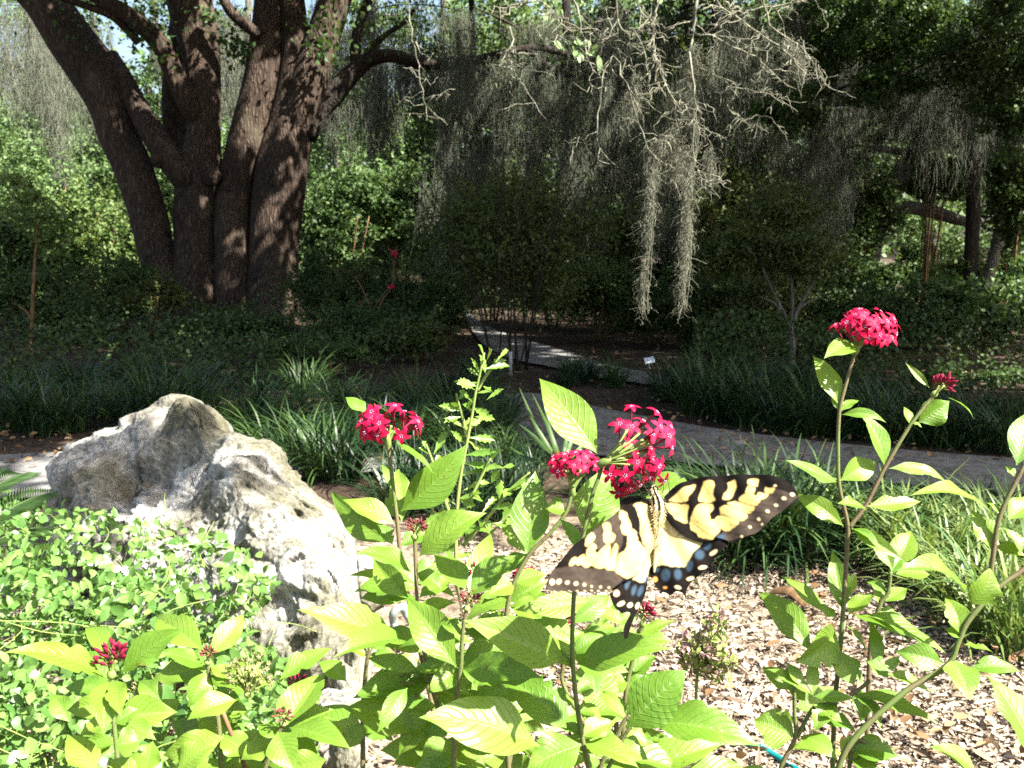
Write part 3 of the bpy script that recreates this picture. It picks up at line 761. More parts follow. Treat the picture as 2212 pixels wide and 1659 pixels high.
# red-flowered wispy shrub
rf = thing('red_flowered_shrub', 'wispy shrub with small red blooms on thin bare shoots', 'shrub', G(815, 760))
for rows in ([(812, 700, 2), (825, 650, 1.6), (847, 618, 1.3), (852, 550, 1)], [(800, 710, 2), (812, 660, 1.6), (840, 622, 1.2)], [(815, 705, 2), (790, 640, 1.5), (770, 600, 1)]):
    trunk('stem', rows, rf, M['brown_stem'], 9.3, 5, n=14, ground=True)
for px, py, s in ((851, 548, 7), (847, 618, 6), (780, 655, 3)):
    mb = MB(); c = P(px, py, 9.25)
    p = c + rng.normal(0, s * .4 * 9.25 / F, (26, 3)); scatter(mb, T_RH, p, rand_dirs(26), rand_dirs(26), s * .9 * 9.25 / F, s * .4 * 9.25 / F, .5); mb.build('flower', M['berry'], rf)
mb = MB(); p, b = clumped(1300, P(805, 690, 9.4), np.array([70, 60, 60]) * 9.4 / F, 30, .2, .2); leaf_mass(mb, p, b, .045); mb.build('foliage', M['dark_leaf'], rf)

# the rest of the wood, too far to tell apart
mb = MB()
px = rng.uniform(-500, 2700, 52000); d = rng.uniform(34, 52, 52000)
py = 640 - 560 * rng.random(52000) ** .8 - np.where(px > 950, 190 * rng.random(52000), 0)
keep = ~((px < 960) & (py < 210) & (rng.random(52000) < .88)) & ~((px > 2000) & (py < 90) & (rng.random(52000) < .5))
pts = np.array([P(a, b, c) for a, b, c in zip(px[keep], py[keep], d[keep])])
leaf_mass(mb, pts, np.full(len(pts), .45), .42)
tag(mb.build('far_woodland', M['blue_leaf']), 'green mass of far woodland closing the view behind every tree', 'woodland', kind='stuff')

mb = MB()
px = rng.uniform(-250, 2500, 70000); d = 6.6 + 14 * rng.random(70000) ** 1.4
g_ = np.stack([(px - CX) / F * d, d, np.zeros(70000)], 1)
hh = np.array([max(0, .36 + .5 * mnoise.noise(Vector((a * .8, b * .8, 1)))) for a, b, _ in g_])
g_[:, 2] = hh * rng.random(70000) ** .7
scr = CX + F * g_[:, 0] / d
pth = ((scr > 940) & (scr < 1500) & (d < 12)) | ((d < 7.6) & (scr > 700) & (scr < 1450))
leaf_mass(mb, g_[~pth & (hh > .05)], np.full((~pth & (hh > .05)).sum(), .35), .042)
tag(mb.build('undergrowth', M['dark_leaf']), 'dark low undergrowth covering the floor of the wood', 'undergrowth', kind='stuff')

# ------------------------------------------------------------------ overhanging live oak: trunk outside the frame, bare twigs inside it
lo = thing('live_oak', 'live oak reaching bare lichen-pale twigs and moss down over the bed', 'tree', (6.6, 5.2, 0))
mb = MB(); tube(mb, spline([(6.6, 5.2, -.1), (6.5, 5.1, 1.5), (6.2, 4.9, 3.2), (5.7, 4.6, 5.0), (5.4, 4.6, 6.4)], 18), np.linspace(.5, .3, 18), 18, bump=.1); mb.build('trunk', M['bark_grey'], lo)
for pts in ([(6.3, 5.0, 3.0), (4.6, 4.5, 4.0), (2.6, 4.0, 4.1), (.8, 3.8, 3.6), (.3, 3.7, 3.3)], [(6.0, 4.8, 4.0), (4.0, 3.4, 5.6), (2.0, 2.8, 6.0), (-1, 3.0, 6.2)], [(5.5, 4.6, 5.6), (4.6, 6.5, 6.6), (3, 8, 7.0)], [(5.6, 4.6, 5.2), (7.4, 3.4, 6.0), (9, 3.0, 6.4)]):
    mb = MB(); tube(mb, spline(pts, 18), np.linspace(.2, .05, 18), 10, bump=.12); mb.build('limb', M['bark_grey'], lo)
mb = MB()
for c, rad, nn in (((5.0, 5.9, 6.7), (5.4, 3.5, 1.1), 14500), ((5.8, 2.75, 6.3), (4.4, 2.3, .8), 10500), ((1.3, 3.0, 6.4), (2.9, 1.9, .8), 6200), ((-.5, 5.4, 6.6), (2.6, 2.7, .9), 4500), ((9.2, 6.0, 6.5), (3.0, 3.6, 1.0), 4200), ((2.9, 8.2, 6.6), (4.5, 2.2, .9), 5200)):  # unseen crown masses set out to shade the path and wood
    p, b = clumped(nn, c, rad, 90, .15, .1)
    k = sun_gap(p) & ~in_view(p)
    leaf_mass(mb, p[k], b[k], .21)
for px, py, d, r_, m in ((190, 1000, 2.8, .30, 46), (330, 985, 2.85, .22, 30), (400, 900, 2.8, .14, 12), (150, 1120, 2.7, .22, 26), (480, 1010, 2.5, .10, 8), (300, 1080, 2.6, .16, 14)):  # unseen leaf clumps added along the sun's rays to dapple the boulder
    c = P(px, py, d) + SUN * random.uniform(6.6, 7.4)
    q = c + rng.normal(0, r_ * .6, (m, 3)) * [1, .7, .5]; leaf_mass(mb, q, np.full(m, .5), .17)
mb.build('crown', M['oak_leaf'], lo)


def zig(p0, p1, n, amp):
    """a kinked twig from p0 to p1"""
    t = np.linspace(0, 1, n)[:, None]
    pts = p0 + (p1 - p0) * t + rng.normal(0, amp, (n, 3)) * np.linalg.norm(p1 - p0) * np.sqrt(t * (1.05 - t) * 4).clip(0, 1) * .8
    return pts


def twig(rows, d, r=3.2, side=9, slen=(25, 85), depth=.12, hang=.75):
    """main twig along photo pixels, with short kinked side twigs"""
    s = spline([(x, y) for x, y in rows], 16)
    s = s + rng.normal(0, 2.2, s.shape)
    dd = d + np.cumsum(rng.normal(0, .012, len(s)))
    pts = np.array([P(a, b, q) for (a, b), q in zip(s, dd)])
    mb = MB(); rr = np.linspace(r, r * .4, 16) * d / F
    tube(mb, pts, rr, 5)
    for k in range(side):
        i = random.randrange(2, 15); ang = random.uniform(-1.5, 1.5)
        L = random.uniform(*slen)
        dx, dy = math.sin(ang) * L, (hang * math.cos(ang) * L if random.random() < .8 else -.4 * L * math.cos(ang))
        e = P(s[i][0] + dx, s[i][1] + dy, dd[i] + random.uniform(-depth, depth))
        z = zig(pts[i], e, 7, .06); tube(mb, z, np.linspace(rr[i] * .65, .0011, 7), 4)
        for q in range(random.randrange(1, 4)):
            j = random.randrange(2, 7); e2 = z[j] + rng.normal(0, .035, 3) + [0, 0, -.015]
            tube(mb, zig(z[j], e2, 4, .08), np.linspace(.0016, .0008, 4), 3)
    return mb.build('twig', M['twig'], lo)


TW = [([(1500, -60), (1502, 30), (1497, 70), (1490, 116)], 7, 2), ([(1106, 10), (1160, 4), (1190, 22), (1215, 45)], 4, 10), ([(1100, 60), (1108, 95), (1110, 130), (1112, 155), (1140, 205), (1180, 260)], 3.4, 14),
      ([(1330, -60), (1332, 20), (1336, 50), (1372, 75), (1400, 40), (1412, 10)], 3.6, 8), ([(1440, -50), (1415, 30), (1411, 60), (1413, 110), (1420, 140), (1432, 175), (1455, 215), (1470, 250)], 4, 16), ([(1520, -40), (1560, 10), (1620, 60), (1680, 100), (1720, 135), (1740, 165)], 4, 20),
      ([(1420, 125), (1396, 165), (1380, 170)], 2.8, 4), ([(1425, 140), (1418, 175), (1440, 215), (1465, 235), (1500, 258), (1530, 280)], 3, 10), ([(1290, 160), (1330, 120), (1345, 170), (1360, 200), (1376, 260), (1390, 300), (1410, 330), (1430, 360)], 2.8, 12),
      ([(1300, 130), (1302, 180), (1290, 260), (1294, 320), (1330, 360)], 2.6, 4), ([(1490, 110), (1500, 190), (1497, 260), (1497, 330), (1510, 370), (1520, 400)], 3, 16), ([(1560, 0), (1600, 20), (1660, 15), (1740, 0), (1790, -20)], 3.4, 14),
      ([(1500, 70), (1540, 80), (1600, 110), (1650, 135), (1690, 180), (1720, 190)], 3.2, 18), ([(1510, 150), (1560, 165), (1600, 190), (1650, 200), (1690, 215)], 2.6, 12), ([(1370, -30), (1382, 20), (1412, 60), (1395, 110)], 3, 10), ([(1230, -40), (1250, 30), (1262, 90), (1270, 140), (1300, 170)], 3, 10),
      ([(1180, -30), (1220, 60), (1280, 60), (1330, 90), (1380, 95)], 2.6, 10), ([(1460, 240), (1500, 270), (1530, 300), (1545, 330)], 2.4, 8), ([(1570, 230), (1600, 260), (1640, 250), (1680, 270)], 2, 8), ([(880, -30), (890, 60), (900, 130), (912, 200), (925, 260)], 2.2, 8), ([(1640, -40), (1660, 50), (1720, 90), (1760, 140), (1790, 190)], 2.8, 14)]
for rows, r, sd in TW: twig(rows, 3.15 + random.uniform(-.15, .25), r * .68, int(sd * .8) + 2)
mb = MB()
for (px, py, ex, ey, w) in [(1204, 18, 1203, 52, 8), (1212, 20, 1218, 36, 5), (1196, 5, 1216, -8, 8), (1240, 92, 1262, 92, 9), (1228, 98, 1222, 88, 6), (1262, 100, 1276, 86, 8), (1268, 112, 1286, 120, 9), (1292, 118, 1297, 162, 7), (1250, 108, 1242, 124, 8), (1196, 88, 1216, 108, 9), (1212, 100, 1220, 112, 5), (1178, 38, 1160, 36, 8), (1280, 112, 1290, 96, 7), (1236, 100, 1246, 112, 6),
                            (1170, 30, 1186, 44, 7), (1258, 118, 1252, 134, 7), (1420, 8, 1432, -6, 5)]:
    a, b = P(px, py, 3.1), P(ex, ey, 3.1 + random.uniform(-.03, .03)); mb = MB()
    scatter(mb, T_LEAF, a[None], (b - a)[None], nrm(np.array([random.uniform(-.1, .6), -.75, .6]))[None], np.linalg.norm(b - a), w * 1.35 * 3.1 / F, random.uniform(.4, 1)); mb.build('leaf', M['oak_spray'], lo)


# ------------------------------------------------------------------ Spanish moss
def strands(mb, starts, n_pts, seg, r, curl, taper=True, rnd=.5, side=0):
    """fine curling threads, all at once: three-sided tubes"""
    n = len(starts); m = n_pts
    d = np.tile(np.array([0, 0, -1.0]), (n, 1)) + rng.normal(0, side or curl, (n, 3)) * [1, 1, .5]
    p = starts.copy(); P_ = [p.copy()]
    for k in range(m - 1):
        d = nrm(d * .75 + rng.normal(0, curl, (n, 3)) + np.array([0, 0, -.28]))
        p = p + d * (seg[:, None] if np.ndim(seg) else seg); P_.append(p.copy())
    c = np.stack(P_, 1)
    a1 = nrm(rng.normal(size=(n, 1, 3))); a2 = nrm(np.cross(a1, [[[0.2, .1, 1.0]]]))
    rr = (r * (np.linspace(1, .45, m) if taper else np.ones(m)))[None, :, None]
    v = np.stack([c + a1 * rr, c - a1 * rr * .5 + a2 * rr * .87, c - a1 * rr * .5 - a2 * rr * .87], 2)
    i = np.arange(n * m * 3).reshape(n, m, 3); j = np.roll(i, -1, 2)
    q = np.stack([i[:, :-1], j[:, :-1], j[:, 1:], i[:, 1:]], -1).reshape(-1, 4)
    mb.add(v.reshape(-1, 3), q, None, np.repeat(np.clip(rnd + rng.normal(0, .25, n), 0, 1), m * 3))


def near_moss(label, rows, d, n, name='spanish_moss'):
    """rows: (px, py, half width px, density) down a hanging beard"""
    r = spline(np.array(rows, float), 60)
    w = np.clip(r[:, 3], .02, None); k = rng.choice(60, n, p=w / w.sum())
    th = thing(name, label, 'moss', P(rows[0][0], rows[0][1], d), 'Spanish moss hanging from the twigs')
    x = r[k, 0] + rng.normal(0, .5, n) * r[k, 2] * .85; y = r[k, 1] + rng.uniform(-14, 6, n)
    st = np.array([P(a, b, d + rng.normal(0, .55) * r[q, 2] * d / F) for a, b, q in zip(x, y, k)])
    mb = MB(); strands(mb, st, 7, .008 + .007 * rng.random(n), .0010, .55, rnd=.6); mb.build('beard', M['moss'], th)
    mb = MB()
    core = np.array([P(a, b, d) for a, b in r[:, :2]])
    for q in range(5):
        tube(mb, core + np.cumsum(rng.normal(0, .0016, core.shape), 0), .0009, 4)
    mb.build('strand', M['moss'], th)
    return th


near_moss('long curling beard of grey-green moss, bent over at its top', [(1462, 285, 14, 1), (1440, 300, 22, 2), (1416, 325, 14, 2), (1408, 365, 13, 2), (1404, 410, 12, 1.8), (1402, 460, 11, 1.4), (1400, 520, 8, 1), (1393, 590, 7, .7), (1391, 640, 6, .5), (1390, 680, 4, .3)], 3.25, 900)
near_moss('longest moss beard, pale at the top under the broken stub', [(1500, 100, 8, 1), (1495, 130, 14, 2.2), (1490, 165, 15, 2.2), (1497, 210, 10, 1), (1500, 260, 6, .5), (1498, 330, 6, .4), (1487, 370, 12, 1), (1486, 410, 13, 1.2), (1482, 440, 13, 1.4), (1482, 480, 14, 1.8), (1482, 520, 14, 1.7), (1478, 560, 11, 1.3), (1474, 610, 8, 1), (1470, 675, 5, .5)], 3.2, 1050)
near_moss('short pale tuft of moss on the kinked twig end', [(1372, 160, 6, 1), (1370, 190, 6, 1.2), (1366, 215, 5, .8), (1366, 248, 3, .4)], 3.15, 190)
near_moss('small moss tuft tangled on the outermost twigs', [(1700, 85, 24, 1), (1720, 120, 20, 1), (1735, 160, 14, .6)], 3.2, 220)
near_moss('thin moss wisp beside the longest beard', [(1535, 320, 9, 1), (1534, 360, 9, 1), (1530, 390, 7, .5)], 3.25, 150)
near_moss('ragged moss wisp hung between the two long beards', [(1470, 320, 26, 1), (1460, 360, 24, .8), (1450, 390, 12, .4)], 3.3, 420)
near_moss('faint moss wisp under the leafy twig', [(1540, 110, 8, 1), (1536, 150, 9, 1), (1532, 175, 6, .5)], 3.2, 120)

# far curtains: four meshes, many copies
def curtain_mesh(seed, w, L, n):
    mb = MB()
    k = 7; cx = rng.normal(0, w, (k, 2)); wt = rng.random(k) + .25; ln = .4 + .6 * rng.random(k)
    j = rng.choice(k, n, p=wt / wt.sum()); u = rng.random(n) ** 1.25
    sp = np.where(rng.random(n) < .45, w * .9, w * .16)
    st = np.stack([np.where(sp > w * .5, 0, cx[j, 0]) + np.clip(rng.normal(0, 1, n), -1.5, 1.5) * sp * (1 - .5 * u), cx[j, 1] * .5 + rng.normal(0, w * .25, n), .25 * L * rng.random(n) ** 2 - u * L * ln[j]], 1)
    strands(mb, st, 8, .02 + .03 * rng.random(n), .0036, .25, rnd=.45)
    tube(mb, spline([(-1.9 * w, 0, .02), (-.8 * w, .03, .06), (.6 * w, -.02, .03), (1.9 * w, .02, -.03)], 14), .006, 4, rnd=.2)
    for x_, y_ in list(cx) + [(q * w, 0) for q in (-1.5, -1.1, -.7, -.3, .1, .5, .9, 1.3)]:
        strands(mb, np.array([[x_, y_ * .5, .04]]), 16, L * .05, .0034, .1, rnd=.4)
    return mb.mesh('moss_curtain', M['moss_far'])


CUR = [curtain_mesh(k, w, L, n) for k, (w, L, n) in enumerate([(.20, 1.1, 420), (.30, 1.3, 620), (.16, 1.5, 420), (.36, 1.0, 620)])]
spots = [(30, 20, 24, 1.6), (75, 60, 22, 1.5), (10, 120, 20, 1.4), (130, 110, 24, 1.2), (180, 180, 25, 1.0), (215, 70, 26, 1.2), (505, 30, 22, 1.6), (520, 130, 20, 1.3), (465, 60, 25, 1.1), (355, 100, 24, .8), (735, 60, 22, 1.3), (770, 200, 20, 1.2), (720, 230, 18, .9), (820, 60, 22, 1.8), (850, 160, 22, 1.5), (880, 130, 19, 1.2), (905, 20, 20, 1.4), (800, 230, 21, 1.1),
         (940, 150, 13, 1.0), (985, 30, 14, 1.0), (1000, 150, 13, 1.15), (1030, 220, 13, 1.0), (1050, 140, 12.8, 1.2), (1062, 320, 13, 1.0), (1090, 150, 13, 1.0), (1120, 250, 14, 1.1), (1150, 60, 14, 1.0), (1165, 220, 13, 1.1), (1200, 180, 13, 1.0), (1230, 330, 14, .9), (1260, 200, 13, .9), (1290, 280, 12, .9), (1330, 350, 12, .8),
         (1420, 60, 11, .9), (1560, 200, 12, 1.0), (1590, 60, 12, 1.1), (1620, 270, 12, 1.0), (1655, 120, 12, 1.0), (1690, 260, 12, 1.1), (1730, 330, 12, 1.0), (1745, 90, 13, 1.1), (1790, 280, 13, 1.2), (1800, 400, 13, .9), (1830, 130, 13, 1.2), (1865, 300, 14, 1.1), (1890, 180, 14, 1.2), (1950, 340, 14, .7), (2000, 200, 15, 1.2), (2045, 330, 14, 1.0), (2090, 60, 14, 1.2), (2130, 350, 14, 1.2), (2180, 40, 18, 1.6), (2200, 300, 16, 1.4), (1660, 420, 11, .8), (1905, 480, 13, .7), (1760, 480, 12, .7), (1085, 420, 12, .8), (975, 300, 13, .8)]
_r = random.Random(3)
spots += [(_r.uniform(930, 2212), _r.uniform(20, 420), _r.uniform(9.5, 12), _r.uniform(.7, 1.25)) for _ in range(64)] + [(_r.uniform(0, 900), _r.uniform(0, 200), _r.uniform(18, 24), _r.uniform(1.0, 1.7)) for _ in range(16)]
spots = [q for q in spots if not (q[0] > 1830 and q[1] > 190 and q[2] < 16)]
spots += [(_r.uniform(1780, 2230), _r.uniform(-10, 210), _r.uniform(9, 10.5), _r.uniform(.5, .8)) for _ in range(11)] + [(1850, 250, 13.5, 1.0), (1880, 330, 13.5, .9), (2030, 260, 13, .9), (2010, 420, 14.5, .5), (2140, 260, 12, .9), (1800, 360, 12, .9)]
for j, (px, py, d, s) in enumerate(sorted(spots)):
    o = bpy.data.objects.new('moss_curtain', CUR[j % 4]); COL.objects.link(o)
    o.location = P(px, py, d); sc = s * (.85 if d < 16 else 1.25); o.scale = (sc, sc, sc * random.uniform(.9, 1.25)); o.rotation_euler.z = random.uniform(0, 6.28)
    zone = 'behind the many-trunked tree' if px < 930 else 'under the dark level limb' if px < 1340 else 'behind the near twigs' if px < 1760 else 'about the leaning oak'
    tag(o, 'grey curtain of hanging moss %s, one of the faint ones' % zone, 'moss', 'moss curtains ' + zone)
# ------------------------------------------------------------------ boulder
def poly_radius(poly, c, ang):
    d = np.array([math.cos(ang), math.sin(ang)]); best = 1
    for a, b in zip(poly, np.roll(poly, -1, 0)):
        e = b - a; den = d[0] * e[1] - d[1] * e[0]
        if abs(den) < 1e-9: continue
        w = a - c
        t = (w[0] * e[1] - w[1] * e[0]) / den; u = (w[0] * d[1] - w[1] * d[0]) / den
        if t > 0 and -1e-6 <= u <= 1 + 1e-6: best = max(best, t)
    return best


def boulder(name, label, sil, c, relief, thick, seed, origin, rough=1.0):
    sil = np.array(sil, float); c = np.array(c, float); rel = np.array(relief, float)
    na, nr = 330, 140
    ang = np.linspace(0, 2 * math.pi, na, endpoint=False)
    Rr = np.array([poly_radius(sil, c, a) for a in ang])
    Rr = (Rr * 6 + np.roll(Rr, 1) + np.roll(Rr, -1)) / 8
    rho = np.linspace(0, 1, nr) ** .75

    # thin-plate relief through the given depths
    def phi(r): return r * r * np.log(r + 1e-6)
    X = rel[:, :2] / 100; K = phi(np.linalg.norm(X[:, None] - X[None], axis=-1)) + np.eye(len(X)) * .02
    A = np.block([[K, np.c_[np.ones(len(X)), X]], [np.c_[np.ones(len(X)), X].T, np.zeros((3, 3))]])
    sol = np.linalg.solve(A, np.r_[rel[:, 2], 0, 0, 0])

    def depth(xy):
        xy = xy / 100
        return phi(np.linalg.norm(xy[:, None] - X[None], axis=-1)) @ sol[:-3] + np.c_[np.ones(len(xy)), xy] @ sol[-3:]

    def ring(k): return c + (np.stack([np.cos(ang), np.sin(ang)], 1) * (Rr * k)[:, None])
    V = []
    for k in rho:
        xy = ring(k); dd = depth(xy) + .16 * (1 - math.sqrt(max(0, 1 - k ** 7)))
        V.append(np.array([P(a, b, q) for (a, b), q in zip(xy, dd)]))
    edge = V[-1]; cen = edge.mean(0) + FWD * thick * .25
    for j in range(1, 26):
        f = j / 25 * math.pi / 2
        V.append(cen + (edge - cen) * math.cos(f) + FWD * thick * math.sin(f))
    V = np.array(V); m = len(V)
    for i in range(m):
        for j in range(na):
            p = Vector(V[i, j]); q = p * 3.2 + Vector((seed, 0, 0))
            wq = q + Vector((mnoise.noise(q * 2), mnoise.noise(q * 2 + Vector((5, 1, 2))), mnoise.noise(q * 2 + Vector((1, 8, 3))))) * .35
            d2, _p = mnoise.voronoi(wq * 1.15)
            hgt = -.085 * max(0, .62 - (d2[1] - d2[0]) * 2.2) + .05 * (d2[0] - .4)
            d3, _p = mnoise.voronoi(wq * 3.1 + Vector((4, 4, 4)))
            hgt += -.020 * max(0, .55 - (d3[1] - d3[0]) * 2.4) + .016 * (d3[0] - .4)
            hgt += .022 * mnoise.noise(q * 1.6) + .016 * mnoise.noise(q * 6) + .010 * mnoise.noise(q * 14) + .006 * mnoise.noise(q * 30)
            cell = mnoise.noise(q * 5.5 + Vector((3, 3, 8)))
            hgt -= .07 * max(0, cell - .42)
            k = 1 if i < nr * .93 else .6
            nv = V[i, j] - cen; nv = nv / np.linalg.norm(nv)
            dirv = nrm(-FWD * .75 + nv * .5 + [0, 0, .3]) if i < nr else nv
            V[i, j] += dirv * hgt * k * rough
    idx = np.arange(m * na).reshape(m, na); nx = np.roll(idx, -1, 1)
    mb = MB(); mb.add(V.reshape(-1, 3), np.stack([idx[:-1], nx[:-1], nx[1:], idx[1:]], -1).reshape(-1, 4))
    o = mb.build(name, M['rock'], origin=origin)
    return tag(o, label, 'rock')


boulder('boulder', 'big pitted limestone boulder with a ridge and a pointed knob, creeper over its foot',
        [(95, 1060), (100, 1005), (128, 968), (180, 947), (240, 921), (268, 903), (305, 888), (345, 862), (378, 851), (412, 860), (432, 885), (440, 918), (462, 936), (500, 938), (540, 948), (570, 955), (584, 968), (590, 1000), (618, 1028), (660, 1065), (698, 1097),
         (742, 1142), (764, 1180), (776, 1240), (782, 1310), (800, 1400), (805, 1500), (780, 1620), (640, 1660), (450, 1600), (280, 1480), (150, 1320), (96, 1180)], (400, 1180),
        [(110, 1050, 2.84), (150, 990, 2.86), (250, 930, 2.92), (330, 890, 2.92), (380, 862, 2.86), (425, 900, 2.72), (370, 930, 2.80), (300, 990, 2.82), (210, 1030, 2.72), (160, 1090, 2.66), (250, 1060, 2.80), (330, 1050, 2.78), (400, 1000, 2.72), (450, 960, 2.66),
         (540, 955, 2.60), (582, 985, 2.56), (500, 1010, 2.44), (590, 1060, 2.38), (430, 1070, 2.50), (330, 1100, 2.46), (240, 1130, 2.44), (600, 1130, 2.22), (700, 1120, 2.32), (480, 1140, 2.30), (360, 1170, 2.36), (750, 1180, 2.26), (650, 1200, 2.08), (540, 1240, 2.06),
         (680, 1260, 1.98), (620, 1300, 2.04), (770, 1290, 2.06), (700, 1350, 1.90), (600, 1400, 1.92), (400, 1280, 2.16), (220, 1240, 2.36), (740, 1440, 1.90), (650, 1500, 1.93), (500, 1420, 2.03), (720, 1600, 1.84), (560, 1600, 1.88)], .55, 2.0, G(430, 1450))
boulder('stone', 'small pale stone half buried under the flowering stems', [(665, 1540), (680, 1500), (715, 1478), (760, 1482), (790, 1515), (800, 1570), (795, 1640), (760, 1690), (700, 1700), (665, 1640)], (730, 1580),
        [(670, 1560, 1.80), (720, 1490, 1.86), (790, 1540, 1.82), (730, 1570, 1.72), (740, 1650, 1.68), (690, 1640, 1.72)], .2, 7.0, G(730, 1640), .6)
boulder('stone', 'brown rough stone beside the foot of the boulder', [(770, 1200), (800, 1195), (826, 1215), (836, 1260), (830, 1310), (800, 1330), (770, 1310), (762, 1250)], (800, 1260),
        [(775, 1230, 2.28), (800, 1205, 2.34), (830, 1250, 2.32), (800, 1260, 2.24), (800, 1315, 2.22)], .2, 12.0, G(800, 1330), .6)

# ------------------------------------------------------------------ creeper over the boulder foot
RG = np.array([(-60, 1045), (90, 1085), (200, 1100), (330, 1120), (430, 1130), (500, 1170), (560, 1185), (612, 1225), (600, 1290), (545, 1330), (600, 1420), (650, 1480), (700, 1720), (-60, 1720)], float)


def inside(poly, pts):
    x, y = pts[:, 0], pts[:, 1]; c = np.zeros(len(pts), bool); j = len(poly) - 1
    for i in range(len(poly)):
        xi, yi = poly[i]; xj, yj = poly[j]
        c ^= ((yi > y) != (yj > y)) & (x < (xj - xi) * (y - yi) / (yj - yi + 1e-12) + xi); j = i
    return c


xy = np.stack([rng.uniform(-60, 700, 15000), rng.uniform(1045, 1720, 15000)], 1); xy = xy[inside(RG, xy)]
edge_d = np.min(np.linalg.norm(xy[:, None] - np.array([(430, 1130), (500, 1170), (560, 1185), (612, 1225), (600, 1290), (545, 1330), (300, 1110)])[None], axis=-1), 1)
xy = xy[(edge_d > 40) | (rng.random(len(xy)) < .5)]
cl = np.array([mnoise.noise(Vector((a / 70, b / 50, 2))) for a, b in xy]); xy = xy[rng.random(len(xy)) < .55 + .9 * cl][:7600]
hz = .06 + .30 * rng.random(len(xy)) ** .8 + .05 * np.sin(xy[:, 0] / 60) * np.sin(xy[:, 1] / 45)
hz = np.where(xy[:, 1] < 1330, hz + .06, hz)
pts = np.array([G(a, b, h) for (a, b), h in zip(xy, hz)])
far = (pts - CAM) @ FWD
mb = MB(); n = len(pts)
dr = rand_dirs(n, -.15); nor = nrm(rand_dirs(n, 1.1) + np.array([.25, -.45, .3]))
scatter(mb, T_OVAL, pts, dr, nor, .014 + .020 * rng.random(n) ** 1.4, (.0045 + .0065 * rng.random(n)), rng.random(n))
vine = tag(mb.build('creeper', M['vine'], origin=G(250, 1450)), 'dense pale green creeper with small oval leaves and white blossoms over the boulder foot', 'ground cover', kind='stuff')
vine['_o'] = list(G(250, 1450))
mb = MB()
for k in range(170):
    i = random.randrange(n); s = pts[i] + [0, 0, -.05]; e = s + rng.normal(0, .1, 3) * [1, 1, .45] + [0, 0, .03]
    tube(mb, spline([s, (s + e) / 2 + rng.normal(0, .02, 3), e], 7), .0011, 4)
mb.build('stem', M['stem_green'], vine)
mb = MB()
top = np.argsort(-pts[:, 2])[:1500]
fl = [(500, 1250), (505, 1235), (125, 1205), (255, 1220), (190, 1215), (232, 1215), (275, 1233), (20, 1630), (380, 1270)]
for px, py in fl:
    c = G(px, py, .36)
    f = nrm(np.array([.15, -.6, .75])); u = nrm(np.cross(f, [1, 0, .1])); w = np.cross(f, u)
    for q in range(3):
        cc = c + rng.normal(0, .006, 3)
        a = np.arange(5) * 1.2566 + random.random()
        scatter(mb, T_LEAF, np.tile(cc, (5, 1)), np.cos(a)[:, None] * u + np.sin(a)[:, None] * w, np.tile(f, (5, 1)), .0065, .003, .5, np.tile([.8, .8, .72], (5, 1)))
M['white_petal'] = col_mat('white_petal', .5, .3, .3)
mb.build('blossom', M['white_petal'], vine)

# cycad fronds at the edge
cy = thing('cycad', 'dark feather-leaved cycad fronds at the picture edge by the path', 'plant', G(-40, 1260))
for rows in ([(-90, 1190), (-10, 1120), (60, 1080), (118, 1062)], [(-90, 1240), (0, 1165), (80, 1140), (135, 1150)], [(-80, 1130), (-20, 1060), (30, 1030), (60, 1025)], [(-60, 1260), (60, 1215), (150, 1200), (215, 1235)], [(-60, 1290), (20, 1260), (110, 1260), (170, 1300)]):
    r = spline(rows, 34); d = np.linspace(2.25, 2.45, 34)
    pts_ = np.array([P(a, b, q) for (a, b), q in zip(r, d)]); mb = MB(); tube(mb, pts_, np.linspace(.004, .0015, 34), 5)
    tg = nrm(np.gradient(pts_, axis=0)); sd = nrm(np.cross(tg, [0, -.5, 1.0]))
    for s in (-1, 1):
        scatter(mb, T_RH, pts_, sd * s + tg * .7 + [0, 0, .15], np.tile([.1, -.5, .8], (34, 1)), .085 * np.sin(np.linspace(.5, 3.0, 34)), .0032, rng.random(34) * .6)
    mb.build('frond', M['grass'], cy)

# ------------------------------------------------------------------ grass tufts
def tuft_mesh(seed, nb, L, w, spread, droop, mat):
    mb = MB()
    a = rng.uniform(0, 6.283, nb); r = spread * np.sqrt(rng.random(nb))
    base = np.stack([np.cos(a) * r, np.sin(a) * r, np.full(nb, -.01)], 1)
    blades(mb, base, a + rng.normal(0, .7, nb), L * (.55 + .55 * rng.random(nb)), np.abs(rng.normal(0, .36, nb)), w * (.7 + .6 * rng.random(nb)), 6, droop)
    return mb.mesh('grass_tuft', M[mat])


TU = {'dark': [tuft_mesh(k, 150, .40, .0042, .09, 1.6, 'grass' if k % 2 else 'grass_shaded') for k in range(6)], 'lime': [tuft_mesh(k, 120, .36, .0044, .08, 1.5, 'grass_lime') for k in range(2)], 'mid': [tuft_mesh(k, 130, .34, .0036, .08, 1.35, 'grass_shaded') for k in range(3)]}


def tufts(rowname, group, spots, kind):
    for j, q in enumerate(spots):
        px, py = q[:2]; s = (q[2] if len(q) > 2 else 1) * random.uniform(.9, 1.12)
        o = bpy.data.objects.new('grass_tuft', TU[kind][j % len(TU[kind])]); COL.objects.link(o)
        o.location = G(px, py, .0); o.rotation_euler.z = random.uniform(0, 6.28); o.scale = (s, s, s * random.uniform(.9, 1.1))
        tag(o, rowname % ORD[j] if j < len(ORD) else rowname % 'last', 'grass tuft', group)


